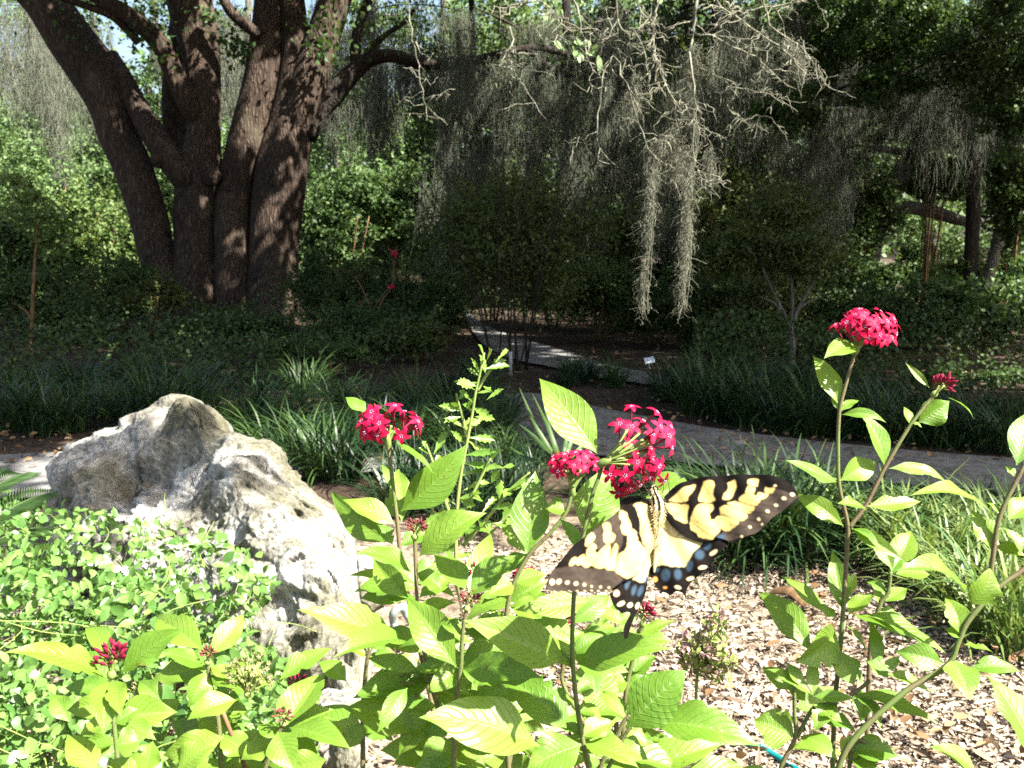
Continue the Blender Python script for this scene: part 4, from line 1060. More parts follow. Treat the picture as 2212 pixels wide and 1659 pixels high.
tufts('dark strap-leaved grass tuft, %s in the border behind the boulder', 'grass tufts behind the boulder', [(-20, 905), (40, 925), (95, 935, 1.1), (150, 930), (-60, 860), (60, 860), (170, 860), (225, 900), (280, 925), (330, 915, 1.35), (385, 920, 1.3), (430, 930, 1.2), (300, 860, 1.1), (400, 860), (480, 950), (530, 955)], 'dark')
tufts('dark fine grass tuft, %s between the boulder and the paths', 'grass tufts beside the boulder', [(560, 900), (590, 985), (640, 1005), (690, 1030), (745, 1035), (640, 920), (700, 950), (770, 960), (830, 975), (890, 985), (950, 975), (1000, 945), (820, 900), (900, 900), (970, 880), (1040, 870), (730, 880), (660, 860), (1020, 820)], 'dark')
tufts('dark fine grass tuft, %s where the path bends behind the lobed shrub', 'grass tufts at the path bend', [(1040, 965, .8), (1080, 955, .75), (1115, 990, .7), (1060, 915, .8), (1095, 905, .7), (1000, 990, .8), (1150, 1005, .6), (1085, 1005, .7)], 'dark')
tufts('dark drooping grass tuft, %s of the bank across the path', 'grass tufts of the far bank', [(1440, 865), (1500, 890, 1.1), (1560, 905, 1.2), (1620, 915, 1.2), (1690, 930, 1.2), (1760, 938, 1.1), (1830, 945), (1900, 952), (1970, 958), (2040, 962), (2110, 968), (2180, 975), (1480, 850), (1560, 865, 1.1), (1650, 880, 1.1), (1740, 895, 1.1), (1830, 905), (1230, 815, .8), (1270, 825, .7)], 'dark')
tufts('dark drooping grass tuft, %s in the second rank of the far bank', 'grass tufts of the second rank', [(1920, 910), (2010, 915), (2100, 925), (2190, 930), (1700, 865), (1800, 875), (1900, 880), (1330, 835, .7), (1220, 835, .6)], 'dark')
tufts('thin green grass tuft, %s along the near path edge', 'grass tufts of the near path edge', [(1010, 1050, .7), (1080, 1060, .65), (1150, 1060, .6), (1260, 1065, .5), (1330, 1065, .5), (1400, 1075, .55), (1470, 1080, .55), (1540, 1085, .5), (1610, 1095, .6), (1690, 1095, .6), (1715, 1060, .55), (1770, 1105, .6), (1840, 1110, .6), (1920, 1115, .6), (2000, 1120, .6), (2070, 1125, .6), (2140, 1130, .6), (2200, 1135, .6)], 'mid')
tufts('thin green grass tuft, %s between the boulder and the butterfly flower', 'grass tufts behind the lobed shrub', [(880, 1060), (930, 1090), (990, 1100), (1050, 1120), (1110, 1120), (1000, 1160), (860, 1110)], 'mid')
tufts('dense arching grass tuft, %s behind the butterfly wing', 'grass tufts behind the butterfly', [(1490, 1130), (1550, 1150), (1600, 1180, 1.15), (1650, 1215, 1.2), (1700, 1225, 1.2), (1760, 1215, 1.1), (1820, 1195), (1540, 1200), (1590, 1235), (1880, 1180), (1690, 1165)], 'dark')
tufts('yellow-edged grass tuft, %s on the sunny side of the bed', 'yellow-edged grass tufts', [(1920, 1235), (1990, 1270), (2050, 1300), (2120, 1330), (2190, 1350), (2060, 1240), (2140, 1260), (2210, 1270), (2000, 1200), (2100, 1200), (2180, 1200), (2200, 1420), (2110, 1385)], 'lime')
# palmetto
pm = thing('palmetto', 'young palmetto with a few stiff narrow blades beside the path', 'plant', G(1215, 1035))
for (bx, by, ex, ey) in ((1205, 1000, 1122, 838), (1208, 1000, 1150, 850), (1212, 1000, 1172, 835), (1216, 1000, 1232, 880), (1220, 1000, 1262, 895), (1200, 1005, 1120, 915), (1225, 1000, 1290, 930), (1190, 1010, 1100, 965)):
    a, b = P(bx, by, 3.35), P(ex, ey, 3.35 + random.uniform(-.12, .1)); mid = (a + b) / 2 + rng.normal(0, .01, 3)
    s = spline([G(1215, 1035), a, mid, b], 12); w = np.array([.002, .002, .002, .004, .007, .0085, .0085, .008, .0065, .005, .003, .0006])
    tg = nrm(np.gradient(s, axis=0)); sd = nrm(np.cross(tg, [.2, -1, .3])); mb = MB()
    v = np.stack([s - sd * w[:, None], s + np.cross(sd, tg) * w[:, None] * .5, s + sd * w[:, None]], 1).reshape(-1, 3)
    i = np.arange(36).reshape(12, 3)
    mb.add(v, np.concatenate([np.stack([i[:-1, k], i[:-1, k + 1], i[1:, k + 1], i[1:, k]], -1) for k in (0, 1)]), None, .3 + .5 * random.random()); mb.build('blade', M['grass'], pm)

# ------------------------------------------------------------------ plant labels and small fittings
def box(mb, c, u, v, w, su, sv, sw):
    """bevelled slab"""
    pts = []; b = min(su, sv, sw) * .3
    for sx in (-1, 1):
        for sy in (-1, 1):
            for sz in (-1, 1):
                pts += [c + u * sx * (su - b) + v * sy * (sv - b) + w * sz * sw, c + u * sx * su + v * sy * (sv - b) + w * sz * (sw - b), c + u * sx * (su - b) + v * sy * sv + w * sz * (sw - b)]
    import bmesh
    bm = bmesh.new()
    for p in pts: bm.verts.new([float(x) for x in p])
    r = bmesh.ops.convex_hull(bm, input=bm.verts)
    bm.verts.ensure_lookup_table(); bm.verts.index_update()
    mb.add(np.array([x.co[:] for x in bm.verts]), None, [[x.index for x in f.verts] for f in bm.faces if len(f.verts) == 3])
    bm.free()


def plant_label(label, plate, foot, d, w, h, mat, roll, stake_mat):
    c = P(*plate, d); f = np.array([foot[0] * 0 + P(foot[0], foot[1], d)[0], c[1] + .02, 0.0])
    th = thing('plant_label', label, 'sign', f)
    n_ = nrm(np.array([-.1, -.75, .65])); u = nrm(np.array([math.cos(roll), 0, math.sin(roll)])); u = nrm(u - n_ * np.dot(u, n_)); v = np.cross(n_, u)
    mb = MB(); box(mb, c, u, v, n_, w / 2, h / 2, .003); mb.build('plate', M[mat], th, smooth=False)
    mb = MB(); tube(mb, spline([c - n_ * .006, c - [0, -.008, .04], f + [0, 0, -.05]], 10), .0055, 6); mb.build('stake', M[stake_mat], th)


plant_label('white tilted plant label on a thin stake at the far path edge', (1403, 778), (1407, 834), 7.9, .090, .062, 'white_sign', .22, 'white_sign')
plant_label('dull grey plant label at the foot of the pale sapling', (1706, 823), (1704, 862), 6.5, .062, .042, 'grey_sign', .05, 'grey_sign')
mb = MB(); c = G(1103, 812); tube(mb, [c, c + [0, 0, .1], c + [0, 0, .20], c + [0, 0, .205]], [.015, .015, .015, .01], 10)
tag(mb.build('marker_post', M['grey_sign'], origin=c), 'short pale marker post at the foot of the vase-shaped shrub', 'post')
mb = MB(); tube(mb, spline([G(1280, 1545, .03), G(1314, 1506, .035), G(1344, 1517, .04), G(1420, 1545, .035), G(1530, 1585, .04), G(1632, 1612, .045), G(1680, 1636, .04), G(1760, 1690, .04)], 40), .0065, 8)
tag(mb.build('drip_hose', M['teal'], origin=G(1500, 1580)), 'teal drip hose lying across the bark chips', 'hose')
mb = MB(); tube(mb, spline([G(905, 1365, .05), G(880, 1330, .07), G(866, 1312, .10), G(850, 1325, .09), G(852, 1350, .05), G(880, 1400, .03)], 30), .011, 9)
tag(mb.build('hose_end', M['grey_hose'], origin=G(870, 1340)), 'grey hose end poking out below the broad leaves', 'hose')
mb = MB(); a = G(1676, 1282, .05); b = G(1752, 1312, .05); s = spline([a, (a + b) / 2 + [0, 0, .02], b], 14); sd = nrm(np.cross(b - a, [0, 0, 1.0])); th_ = np.linspace(-1.3, 1.3, 7)
g = s[:, None] + sd[None, None] * np.sin(th_)[None, :, None] * .028 + np.array([0, 0, 1]) * (np.cos(th_) * .02)[None, :, None]
i = np.arange(14 * 7).reshape(14, 7); g2 = g - [0, 0, .004]
mb.add(np.concatenate([g.reshape(-1, 3), g2.reshape(-1, 3)]), np.concatenate([np.stack([i[:-1, :-1], i[:-1, 1:], i[1:, 1:], i[1:, :-1]], -1).reshape(-1, 4), np.stack([i[:-1, :-1], i[1:, :-1], i[1:, 1:], i[:-1, 1:]], -1).reshape(-1, 4) + 98]))
tag(mb.build('bark_piece', M['brown_stem'], origin=G(1715, 1300)), 'curled brown strip of bark lying on the chips', 'bark')

# ------------------------------------------------------------------ pentas plants
TOCAM = nrm(np.array([0, -1.0, .18]))


def leaf_mesh(b, t, wid, arch=.10, fold=.28, roll=0., pucker=.013, wave=.035, up=.75, cam=0, nl=34, nw=11, blunt=0.):
    """one broad pentas leaf from base b to tip t, all in world space"""
    ax = t - b; L = np.linalg.norm(ax); ax = ax / L
    h = TOCAM * .50 + np.array([0, 0, up]) + SUN * .45
    if cam: h = TOCAM + np.array([.12, 0, .25])
    nz = nrm(h - ax * np.dot(h, ax)); sx = np.cross(nz, ax)
    c, s = math.cos(roll), math.sin(roll); nz, sx = nz * c + sx * s, sx * c - nz * s
    T, S = np.meshgrid(np.linspace(0, 1, nl), np.linspace(-1, 1, nw), indexing='ij')
    pk = .40 + random.uniform(-.04, .04)
    pr = np.where(T < pk, np.sin(np.pi / 2 * np.clip(T / pk, 0, 1)) ** 1.25, np.cos(np.pi / 2 * np.clip((T - pk) / (1 - pk), 0, 1)) ** (1.15 - blunt * .5))
    pr = np.maximum(pr, .045 * (T < .12)) * (T < .999) + .004
    hw = wid / 2
    if random.random() < .4:
        for _ in range(random.randrange(1, 4)):
            t0, sd_ = random.uniform(.25, .85), random.choice((-1, 1))
            pr = pr * (1 - random.uniform(.12, .42) * np.exp(-((T - t0) / random.uniform(.02, .05)) ** 2) * (S * sd_ > 0))
    ph = random.uniform(0, 6.28)
    bend = random.uniform(-.05, .05) * L
    x = S * pr * hw + bend * np.sin(np.pi * T)
    z = arch * L * 4 * T * (1 - T) * .5 + fold * np.abs(S) * pr * hw - .12 * fold * (S * S) * pr * hw
    z += wave * wid * np.sin(9 * T + ph) * S * S * pr + .6 * wave * wid * np.sin(14 * T - ph) * np.abs(S) ** 3 * np.sign(S) * pr
    lat = (T * 10 - np.abs(S) ** 1.35 * 2.6) % 1 - .5
    z += pucker * wid * (np.cos(np.abs(lat) * 2 * np.pi)) * -.5 * pr * np.minimum(1, np.abs(S) * 5)
    z -= .10 * L * np.clip(T - .8, 0, 1) ** 1.5 * 3
    v = b + ax * (T * L)[..., None] + sx * x[..., None] + nz * z[..., None]
    i = np.arange(nl * nw).reshape(nl, nw)
    mb = MB()
    mb.add(v.reshape(-1, 3), np.stack([i[:-1, :-1], i[:-1, 1:], i[1:, 1:], i[1:, :-1]], -1).reshape(-1, 4), None, random.random(), np.stack([T, S, np.zeros_like(T)], -1).reshape(-1, 3))
    return mb


# floret and bud meshes in units of the flower's own radius
def floret_mesh(seed):
    mb = MB(); rr = random.Random(seed)
    red = np.array([.42, .004, .040]) * rr.uniform(.8, 1.15)
    for k in range(5):
        a = k * 1.2566 + rr.uniform(-.12, .12); ca, sa = math.cos(a), math.sin(a); L = rr.uniform(.88, 1.08); dr = rr.uniform(-.05, .3)
        rows, cols = [], []
        for i, (t, w) in enumerate([(.06, .10), (.25, .17), (.5, .235), (.75, .18), (.92, .08), (1.0, .01)]):
            for s in (-1, 0, 1):
                r = t * L; z = .16 * math.sin(t * 3.0) - dr * t * t + (.05 if s else 0) * (1 - t)
                rows.append([r * ca - s * w * sa, r * sa + s * w * ca, z])
                cols.append(red * (1.0 if s else .85) * (1 + .15 * t) + np.array([.10, .08, .12]) * max(0, .3 - t) * 2)
        i = np.arange(18).reshape(6, 3)
        mb.add(rows, np.concatenate([np.stack([i[:-1, j], i[:-1, j + 1], i[1:, j + 1], i[1:, j]], -1) for j in (0, 1)]), None, .5, None, np.array(cols))
    z = np.array([0.06, 0, -.5, -1.2, -2.0]); tube(mb, np.stack([z * 0, z * 0, z], 1), [.15, .13, .10, .08, .06], 6, col=(.24, .02, .05))
    for k in range(5):
        a = k * 1.2566 + .6; tube(mb, [(.05 * math.cos(a), .05 * math.sin(a), 0), (.13 * math.cos(a), .13 * math.sin(a), .16), (.17 * math.cos(a), .17 * math.sin(a), .24)], [.02, .03, .045], 4, col=(.5, .32, .45))
    return mb.mesh('floret', M['floret'])


def bud_mesh(seed, c0, c1):
    mb = MB(); rr = random.Random(seed); b = rr.uniform(-.25, .25)
    t = np.linspace(0, 1, 9)
    pts = np.stack([b * t * t, 0 * t, -2.0 + 2.6 * t], 1)
    tube(mb, pts, [.10, .10, .10, .12, .17, .26, .27, .18, .03], 7, col=c1)
    mb.c[-1] = np.where((mb.v[-1][:, 2] < -.9)[:, None], np.array(c0), np.array(c1))
    return mb.mesh('bud', M['floret'])


def husk_mesh(seed):
    mb = MB(); rr = random.Random(seed)
    tube(mb, [(0, 0, -1.6), (0, 0, -.7), (0, 0, -.2), (0, 0, 0)], [.08, .1, .24, .2], 6, col=(.16, .17, .06))
    for k in range(5):
        a = k * 1.2566; d = np.array([[math.cos(a), math.sin(a), .7]])
        scatter(mb, T_RH, np.array([[0, 0, -.1]]), d, np.array([[0, 0, 1.0]]), .75, .12, .5, np.array([[.25, .21, .11]]) * rr.uniform(.6, 1.3))
    return mb.mesh('husk', M['floret'])


FLO = [floret_mesh(k) for k in range(5)]
BUD = [bud_mesh(k, (.15, .13, .04), (.19, .012, .038)) for k in range(3)]
BUDS = [bud_mesh(k, (.15, .19, .04), (.17, .05, .045)) for k in range(3)]
HUSK = [husk_mesh(k) for k in range(3)]
CLUSTER_LABEL = {'floret': 'flower_cluster', 'bud': 'bud_cluster', 'husk': 'seed_cluster'}


def aim(z, s, loc):
    z = nrm(z); x = nrm(np.cross([.3, .9, .2], z)); y = np.cross(z, x); a = random.uniform(0, 6.28)
    x, y = x * math.cos(a) + y * math.sin(a), y * math.cos(a) - x * math.sin(a)
    return Matrix([[x[0] * s, y[0] * s, z[0] * s, loc[0]], [x[1] * s, y[1] * s, z[1] * s, loc[1]], [x[2] * s, y[2] * s, z[2] * s, loc[2]], [0, 0, 0, 1]])


def cluster(th, kind, base, cen, rx, ry, d, n, rpx, meshes=None, spots=None, label=None, cap=-.15, bend=.5, budmix=0):
    """a head of florets (children of the head) on fine green pedicels from the stem top"""
    o3 = np.array(th['_o']); B = P(*base, d); C = P(*cen, d)
    A = nrm(nrm(C - B) * .9 + TOCAM * .45 + np.array([.1, 0, .35]))
    meshes = meshes or FLO
    us = []
    if spots is None:
        k = 0
        while len(us) < n and k < 6000:
            k += 1; u = rand_dirs(1)[0]
            if np.dot(u, A) < cap: continue
            if us and max(np.dot(u, w) for w in us) > 1 - 1.15 / n: continue
            us.append(u)
        pos = [C + d / F * (RGT * u[0] * rx + UPV * u[2] * ry + FWD * u[1] * (rx + ry) / 2 * .9) * random.uniform(.80, 1.14) for u in us]
    else:
        pos = [P(x, y, d + dz) for x, y, dz in spots]; us = [nrm(p - C + TOCAM * .012) for p in pos]
    mb = MB(); s = rpx * d / F
    for p, u in zip(pos, us):
        ax = nrm(u * .8 + nrm(p - B) * .5); f = p - ax * s * 1.9
        tube(mb, spline([B, B * .45 + f * .55 + A * s * .3, f], 6), [.0011 * d / .5, .0008 * d / .5, .0007 * d / .5, .0007 * d / .5, .0009 * d / .5, .0011 * d / .5], 4)
    tube(mb, spline([B - A * s * .5, B, B + A * s * .8], 5), [.0018, .0022, .0024, .002, .001], 6)
    head = mb.build(CLUSTER_LABEL[kind], M['stem_green'], th)
    if label: head['label'] = label
    for k, (p, u) in enumerate(zip(pos, us)):
        z = nrm(u * .75 + A * .3 + TOCAM * .12 + rng.normal(0, .16, 3))
        isb = budmix and random.random() < budmix
        o = bpy.data.objects.new('bud' if isb else kind, BUD[k % 3] if isb else meshes[k % len(meshes)]); COL.objects.link(o); o.parent = head
        o.matrix_local = aim(z, s * random.uniform(.85, 1.12) * (.8 if isb else 1), p - o3)
    return head


def pentas(label, group, stems, leaves, d, rad=5.6, fill=0, hairs=True, mat='stem', name='pentas_plant', leafmat='pentas'):
    """stems: list of [(px, py[, depth offset])...] from the top down (the first reaches the ground);
    leaves: (base px, base py, tip px, tip py, width px[, options])"""
    last = stems[0][-1]; g = P(last[0], last[1], d); g = np.array([g[0], g[1] + .03, 0.0])
    th = thing(name, label, 'plant', g, group)
    for k, st in enumerate(stems):
        pts = np.array([P(q[0], q[1], d + (q[2] if len(q) > 2 else 0)) for q in st])
        n = max(10, len(pts) * 7); s = spline(pts, n); r = np.linspace(rad * .72, rad * (1.0 if k == 0 else .8), n) * d / F
        mb = MB()
        if k == 0:
            low = spline([s[-1], s[-1] * .5 + g * .5 + [0, 0, .03], g], 12)[1:]; s = np.vstack([s, low]); r = np.concatenate([r, np.linspace(r[-1], r[-1] * 1.5, 11)])
        tube(mb, s, r, 8)
        if hairs:
            m = 260; i = rng.integers(0, n, m); i2 = np.clip(i + 1, 0, len(s) - 1); f = rng.random((m, 1))
            p = s[i] * (1 - f) + s[i2] * f; h = rand_dirs(m); h[:, 1] -= .2
            scatter(mb, T_RH, p, h, rand_dirs(m), r[i] + .0011 * d / .5, .00011 * d / .5, .9)
        mb.build('stem', M[mat], th)
    leaves = list(leaves)
    if fill:
        st = spline(np.array([q[:2] for q in stems[0]], float), 60); st = st[(st[:, 1] > 1250) & (st[:, 1] < 1700)]
        for k in range(fill):
            q = st[random.randrange(len(st))]; a = random.choice((0, math.pi)) + random.uniform(-.9, .9); L = random.uniform(70, 140)
            leaves.append((q[0], q[1], q[0] + math.cos(a) * L, q[1] + math.sin(a) * L * .8, L * random.uniform(.42, .55), {'d': random.uniform(.02, .07), 'roll': random.uniform(-.5, .5)}))
    for k, lf in enumerate(leaves):
        x0, y0, x1, y1, w = lf[:5]; op = dict(lf[5]) if len(lf) > 5 else {}
        dl = d + op.pop('d', 0); L = math.hypot(x1 - x0, y1 - y0) * dl / F
        dd = op.pop('dd', None)
        if dd is None: dd = max(-.6, min(.6, -(y1 - y0) / F * dl / max(L, 1e-6) * .75 + random.uniform(-.25, .25))) * L
        b, t = P(x0, y0, dl), P(x1, y1, dl + dd)
        op.setdefault('arch', random.uniform(.04, .24)); op.setdefault('fold', random.uniform(.10, .5)); op.setdefault('roll', random.uniform(-.25, .25)); op.setdefault('wave', random.uniform(.02, .075))
        o = leaf_mesh(b, t, w * 1.04 * dl / F, **op).build('leaf', M[leafmat], th)
    return th


PG = 'red-flowered pentas plants in front of the bed'
# S1 / S2 / S3: the clump below the first red head
S1 = pentas('pentas bearing the full red head nearest the boulder', PG, [[(838, 957), (846, 1024), (853, 1083), (859, 1136), (863, 1180), (872, 1240), (890, 1330, .01), (915, 1440, .02), (940, 1560, .02), (955, 1690, .02)]],
            [(790, 892, 746, 857, 36, {'d': .03}), (852, 953, 938, 1021, 38, {'roll': .5}), (866, 1104, 1006, 962, 80, {'cam': 1, 'roll': -.15, 'dd': .0, 'fold': .3}), (868, 1126, 858, 1012, 52, {'cam': 1, 'dd': .03}), (846, 1172, 712, 1060, 66, {'d': .04, 'roll': .9}), (852, 1132, 740, 1078, 52, {'d': -.01}),
             (860, 1118, 831, 1074, 34, {'d': .02, 'roll': .9}), (848, 1176, 814, 1132, 36, {'d': .03}), (845, 1058, 825, 1002, 20, {'d': .03}), (852, 1050, 862, 1012, 16, {'d': .03}), (872, 1240, 812, 1300, 48, {'d': .03}), (874, 1250, 980, 1230, 46, {'d': .05}), (890, 1340, 985, 1300, 56, {'d': .05}), (866, 1180, 930, 1150, 44, {'d': .03})], .60, fill=9)
cluster(S1, 'floret', (838, 958), (838, 922), 68, 44, .60, 24, 25, cap=-.25, budmix=.12)
S2 = pentas('pentas with a tight round head of pink buds just below the first red head', PG, [[(896, 1160), (898, 1229), (901, 1286), (909, 1371), (923, 1435), (932, 1482), (948, 1542), (965, 1690)]],
            [(906, 1202, 1050, 1106, 82, {'dd': .0, 'pucker': .035}), (890, 1238, 768, 1194, 66, {'dd': -.02}), (882, 1290, 806, 1204, 54, {'roll': .7, 'd': .02}), (852, 1370, 646, 1314, 86, {'dd': -.03}), (878, 1382, 722, 1416, 74, {'dd': -.05, 'd': -.02}), (907, 1450, 792, 1422, 36, {'roll': .6}),
             (905, 1292, 985, 1250, 50, {'d': .02}), (900, 1238, 955, 1275, 44, {'d': .02}), (912, 1372, 985, 1400, 42, {'d': .03}), (935, 1470, 762, 1506, 82, {'d': .02}), (900, 1580, 742, 1528, 88, {'d': .0}), (880, 1486, 816, 1583, 42, {'d': -.03, 'roll': .4}), (945, 1545, 860, 1634, 66, {'d': .01}), (940, 1480, 1015, 1500, 60, {'d': .03}),
             (960, 1610, 850, 1650, 70, {'d': .02}), (958, 1600, 1050, 1660, 80, {'d': .02})], .54, fill=14)
cluster(S2, 'bud', (896, 1160), (897, 1140), 26, 18, .54, 26, 10, BUDS, cap=-.1)
cluster(S2, 'husk', (900, 1500), (885, 1474), 38, 24, .56, 34, 10, HUSK, label='spent brown seed head', cap=-.4)
S3 = pentas('pentas with a small pale bud head, between the round bud head and the butterfly stem', PG, [[(1008, 1312), (999, 1371), (996, 1435), (989, 1500), (983, 1560), (980, 1690)]],
            [(1014, 1288, 1119, 1197, 74, {'dd': .01}), (1006, 1274, 936, 1194, 60, {'dd': .03}), (1012, 1284, 1062, 1150, 54, {'d': .05, 'dd': .04}), (1002, 1360, 1090, 1390, 60, {'d': .03}), (986, 1441, 879, 1290, 82, {'dd': .02, 'roll': .45}), (1000, 1446, 1171, 1463, 64, {'dd': -.03, 'roll': -.5}), (1006, 1540, 1160, 1476, 72, {'d': .03}), (996, 1372, 950, 1340, 40),
             (994, 1440, 920, 1500, 50, {'d': .03}), (1165, 1612, 908, 1547, 122, {'d': -.06, 'dd': -.02, 'fold': .15}), (990, 1540, 1075, 1580, 70, {'d': .04}), (985, 1600, 905, 1665, 72, {'d': .03}), (1010, 1520, 1190, 1545, 80, {'d': .06})], .50, fill=14)
cluster(S3, 'bud', (1008, 1314), (1013, 1294), 22, 17, .50, 22, 9, BUDS, cap=-.1)
cluster(S3, 'bud', (1024, 1262), (1020, 1236), 22, 20, .56, 18, 9, BUD, label='tiny red bud head behind', cap=-.2)
# lone back stem near the stones
S1b = pentas('leafy pentas shoot without flowers rising from the small pale stone', PG, [[(800, 1400), (793, 1428), (786, 1500), (784, 1561), (784, 1690)]], [(800, 1404, 850, 1360, 40), (795, 1420, 745, 1400, 36), (786, 1560, 740, 1620, 46), (785, 1565, 850, 1600, 50), (784, 1590, 715, 1560, 44), (798, 1410, 812, 1350, 30)], .72, fill=6)
S10 = pentas('leafy pentas shoot without flowers under the butterfly, behind its stem', PG, [[(1332, 1345), (1326, 1420), (1330, 1530), (1335, 1690)]],
             [(1330, 1350, 1290, 1300, 34), (1332, 1352, 1380, 1300, 36), (1328, 1400, 1250, 1370, 50), (1328, 1402, 1410, 1420, 54), (1328, 1450, 1225, 1470, 62), (1330, 1460, 1425, 1500, 60), (1330, 1520, 1240, 1560, 66), (1332, 1530, 1430, 1560, 66), (1334, 1580, 1250, 1630, 70), (1334, 1590, 1420, 1640, 66)], .64, fill=8)
S11 = pentas('low leafy pentas shoot between the small pale stone and the broad-leaved stems', PG, [[(1055, 1370), (1060, 1450), (1064, 1540), (1066, 1690)]],
             [(1055, 1375, 1000, 1340, 44), (1057, 1380, 1110, 1345, 44), (1060, 1440, 980, 1420, 60), (1060, 1445, 1145, 1430, 60), (1062, 1520, 985, 1560, 66), (1064, 1530, 1150, 1560, 66), (1066, 1600, 990, 1640, 70)], .66, fill=8)
# S5, S6, S7, left corner
S5 = pentas('pentas with a faint pink bud head in front of the small pale stone', PG, [[(613, 1560), (600, 1590), (580, 1640), (560, 1700)]],
            [(625, 1572, 758, 1615, 66, {'dd': -.02}), (620, 1566, 701, 1453, 78, {'dd': .03}), (604, 1592, 556, 1566, 44), (706, 1640, 594, 1672, 66, {'d': -.02, 'roll': .5}), (604, 1468, 717, 1398, 56, {'d': .03}), (748, 1472, 688, 1428, 46, {'d': .05}), (606, 1560, 640, 1480, 44, {'d': .03}), (612, 1600, 690, 1640, 60), (590, 1610, 520, 1640, 60, {'d': .01}), (640, 1500, 690, 1520, 40, {'d': .04}), (600, 1580, 640, 1670, 66, {'d': -.02})], .46, fill=10)
cluster(S5, 'bud', (613, 1562), (613, 1546), 20, 16, .46, 20, 8, BUDS, cap=-.1)
cluster(S5, 'bud', (640, 1490), (638, 1470), 24, 16, .52, 16, 10, BUD, label='small crimson bud head half hidden', cap=-.2)
S6 = pentas('pentas with crimson club-shaped buds in the near corner below the creeper', PG, [[(240, 1458), (243, 1510), (246, 1560), (252, 1620), (256, 1690)]],
            [(222, 1463, 12, 1406, 74, {'dd': -.03, 'wave': .05}), (262, 1454, 396, 1358, 66, {'dd': .0}), (226, 1430, 186, 1354, 46, {'dd': .04}), (238, 1420, 233, 1346, 28, {'dd': .04}), (234, 1470, 224, 1588, 64, {'dd': -.02, 'roll': .3}), (250, 1470, 262, 1548, 44, {'dd': -.02}), (250, 1612, 304, 1600, 66, {'d': -.03, 'blunt': .6}),
             (205, 1672, 145, 1584, 66, {'d': -.02}), (252, 1640, 330, 1690, 60), (300, 1680, 236, 1640, 44, {'d': -.03}), (244, 1560, 170, 1590, 50, {'d': .02}), (246, 1562, 300, 1530, 44, {'d': .02})], .42, fill=8)
cluster(S6, 'bud', (241, 1458), (241, 1422), 34, 36, .42, 34, 14, BUD, cap=-.1)
S7 = pentas('pentas with a tiny bud head and dried flowers beside the crimson club buds', PG, [[(449, 1430), (452, 1462), (460, 1500), (472, 1560), (480, 1690)]],
            [(456, 1416, 528, 1326, 52, {'dd': .02}), (440, 1404, 335, 1332, 70, {'dd': .03}), (442, 1440, 350, 1412, 46, {'dd': -.02}), (446, 1450, 408, 1528, 52, {'dd': -.01, 'roll': .6}), (470, 1450, 374, 1428, 44, {'d': .04}), (511, 1513, 404, 1554, 58, {'d': -.02}), (492, 1594, 424, 1540, 68, {'d': .02}), (484, 1592, 350, 1631, 66, {'d': -.03, 'roll': .4}), (384, 1664, 466, 1606, 72, {'d': -.04}),
             (314, 1670, 330, 1600, 58, {'d': -.03}), (455, 1440, 500, 1470, 36), (470, 1550, 540, 1530, 52, {'d': .02}), (478, 1590, 545, 1640, 60), (350, 1520, 300, 1470, 44, {'d': .05}), (330, 1560, 390, 1510, 54, {'d': .05}), (150, 1560, 110, 1500, 44, {'d': .05}), (470, 1640, 420, 1690, 60)], .50, fill=15)
cluster(S7, 'bud', (449, 1430), (451, 1412), 18, 16, .50, 22, 8, BUDS, cap=-.1)
cluster(S7, 'husk', (535, 1500), (540, 1455), 50, 44, .50, 60, 11, HUSK, label='dried straw-coloured seed head', cap=-.6)
cluster(S7, 'husk', (306, 1520), (304, 1496), 30, 20, .56, 26, 9, HUSK, label='small dried seed head', cap=-.4)
mb = MB(); tube(mb, spline([P(482, 1540, .5), P(500, 1585, .5), P(526, 1645, .5), P(540, 1720, .5)], 12), .0013, 7)
mb.build('dead_stalk', M['brown_stem'], S7)
# S4, the butterfly's plant
S4 = pentas('tall pentas whose red head the butterfly is feeding on', PG, [[(1302, 1002), (1292, 1035), (1278, 1075), (1262, 1145), (1250, 1210), (1240, 1284), (1236, 1387), (1238, 1443), (1245, 1514), (1259, 1600), (1278, 1690)]],
            [(1292, 980, 1165, 815, 92, {'cam': 1, 'dd': .02, 'fold': .2, 'pucker': .022, 'roll': .0}), (1262, 1156, 1304, 1014, 104, {'cam': 1, 'd': .03, 'dd': .01, 'fold': .15, 'blunt': .4}), (1396, 1075, 1500, 1050, 78, {'cam': 1, 'd': .06, 'dd': .01}), (1222, 1426, 1004, 1338, 96, {'dd': -.02, 'roll': .35}), (1247, 1436, 1447, 1398, 82, {'dd': -.02}), (1238, 1446, 1175, 1400, 34), (1228, 1582, 1078, 1468, 110, {'d': .02}), (1256, 1608, 1140, 1660, 92, {'d': -.01, 'blunt': .5}),
             (1240, 1440, 1205, 1380, 30), (1250, 1520, 1300, 1560, 40, {'roll': .5}), (1257, 1590, 1330, 1560, 50), (1254, 1590, 1222, 1560, 34), (1280, 1560, 1312, 1428, 88, {'d': .06, 'dd': .03}), (1247, 1190, 1209, 1120, 34, {'d': .04}), (1276, 1296, 1112, 1316, 56, {'d': .05}), (1236, 1390, 1150, 1360, 50, {'d': .03}), (1260, 1606, 1380, 1656, 70), (1250, 1540, 1180, 1560, 60, {'d': .03}), (1270, 1440, 1290, 1500, 40, {'d': .05})], .46, fill=14)
SP = [(590, 320), (525, 415), (725, 350), (700, 470), (790, 480), (580, 530), (690, 545), (550, 690), (640, 650), (690, 700), (490, 740), (765, 720), (475, 690), (515, 785), (805, 540), (745, 430), (620, 620), (735, 640), (590, 430), (650, 400), (560, 600), (700, 600), (800, 430), (500, 640), (630, 740), (580, 760)]
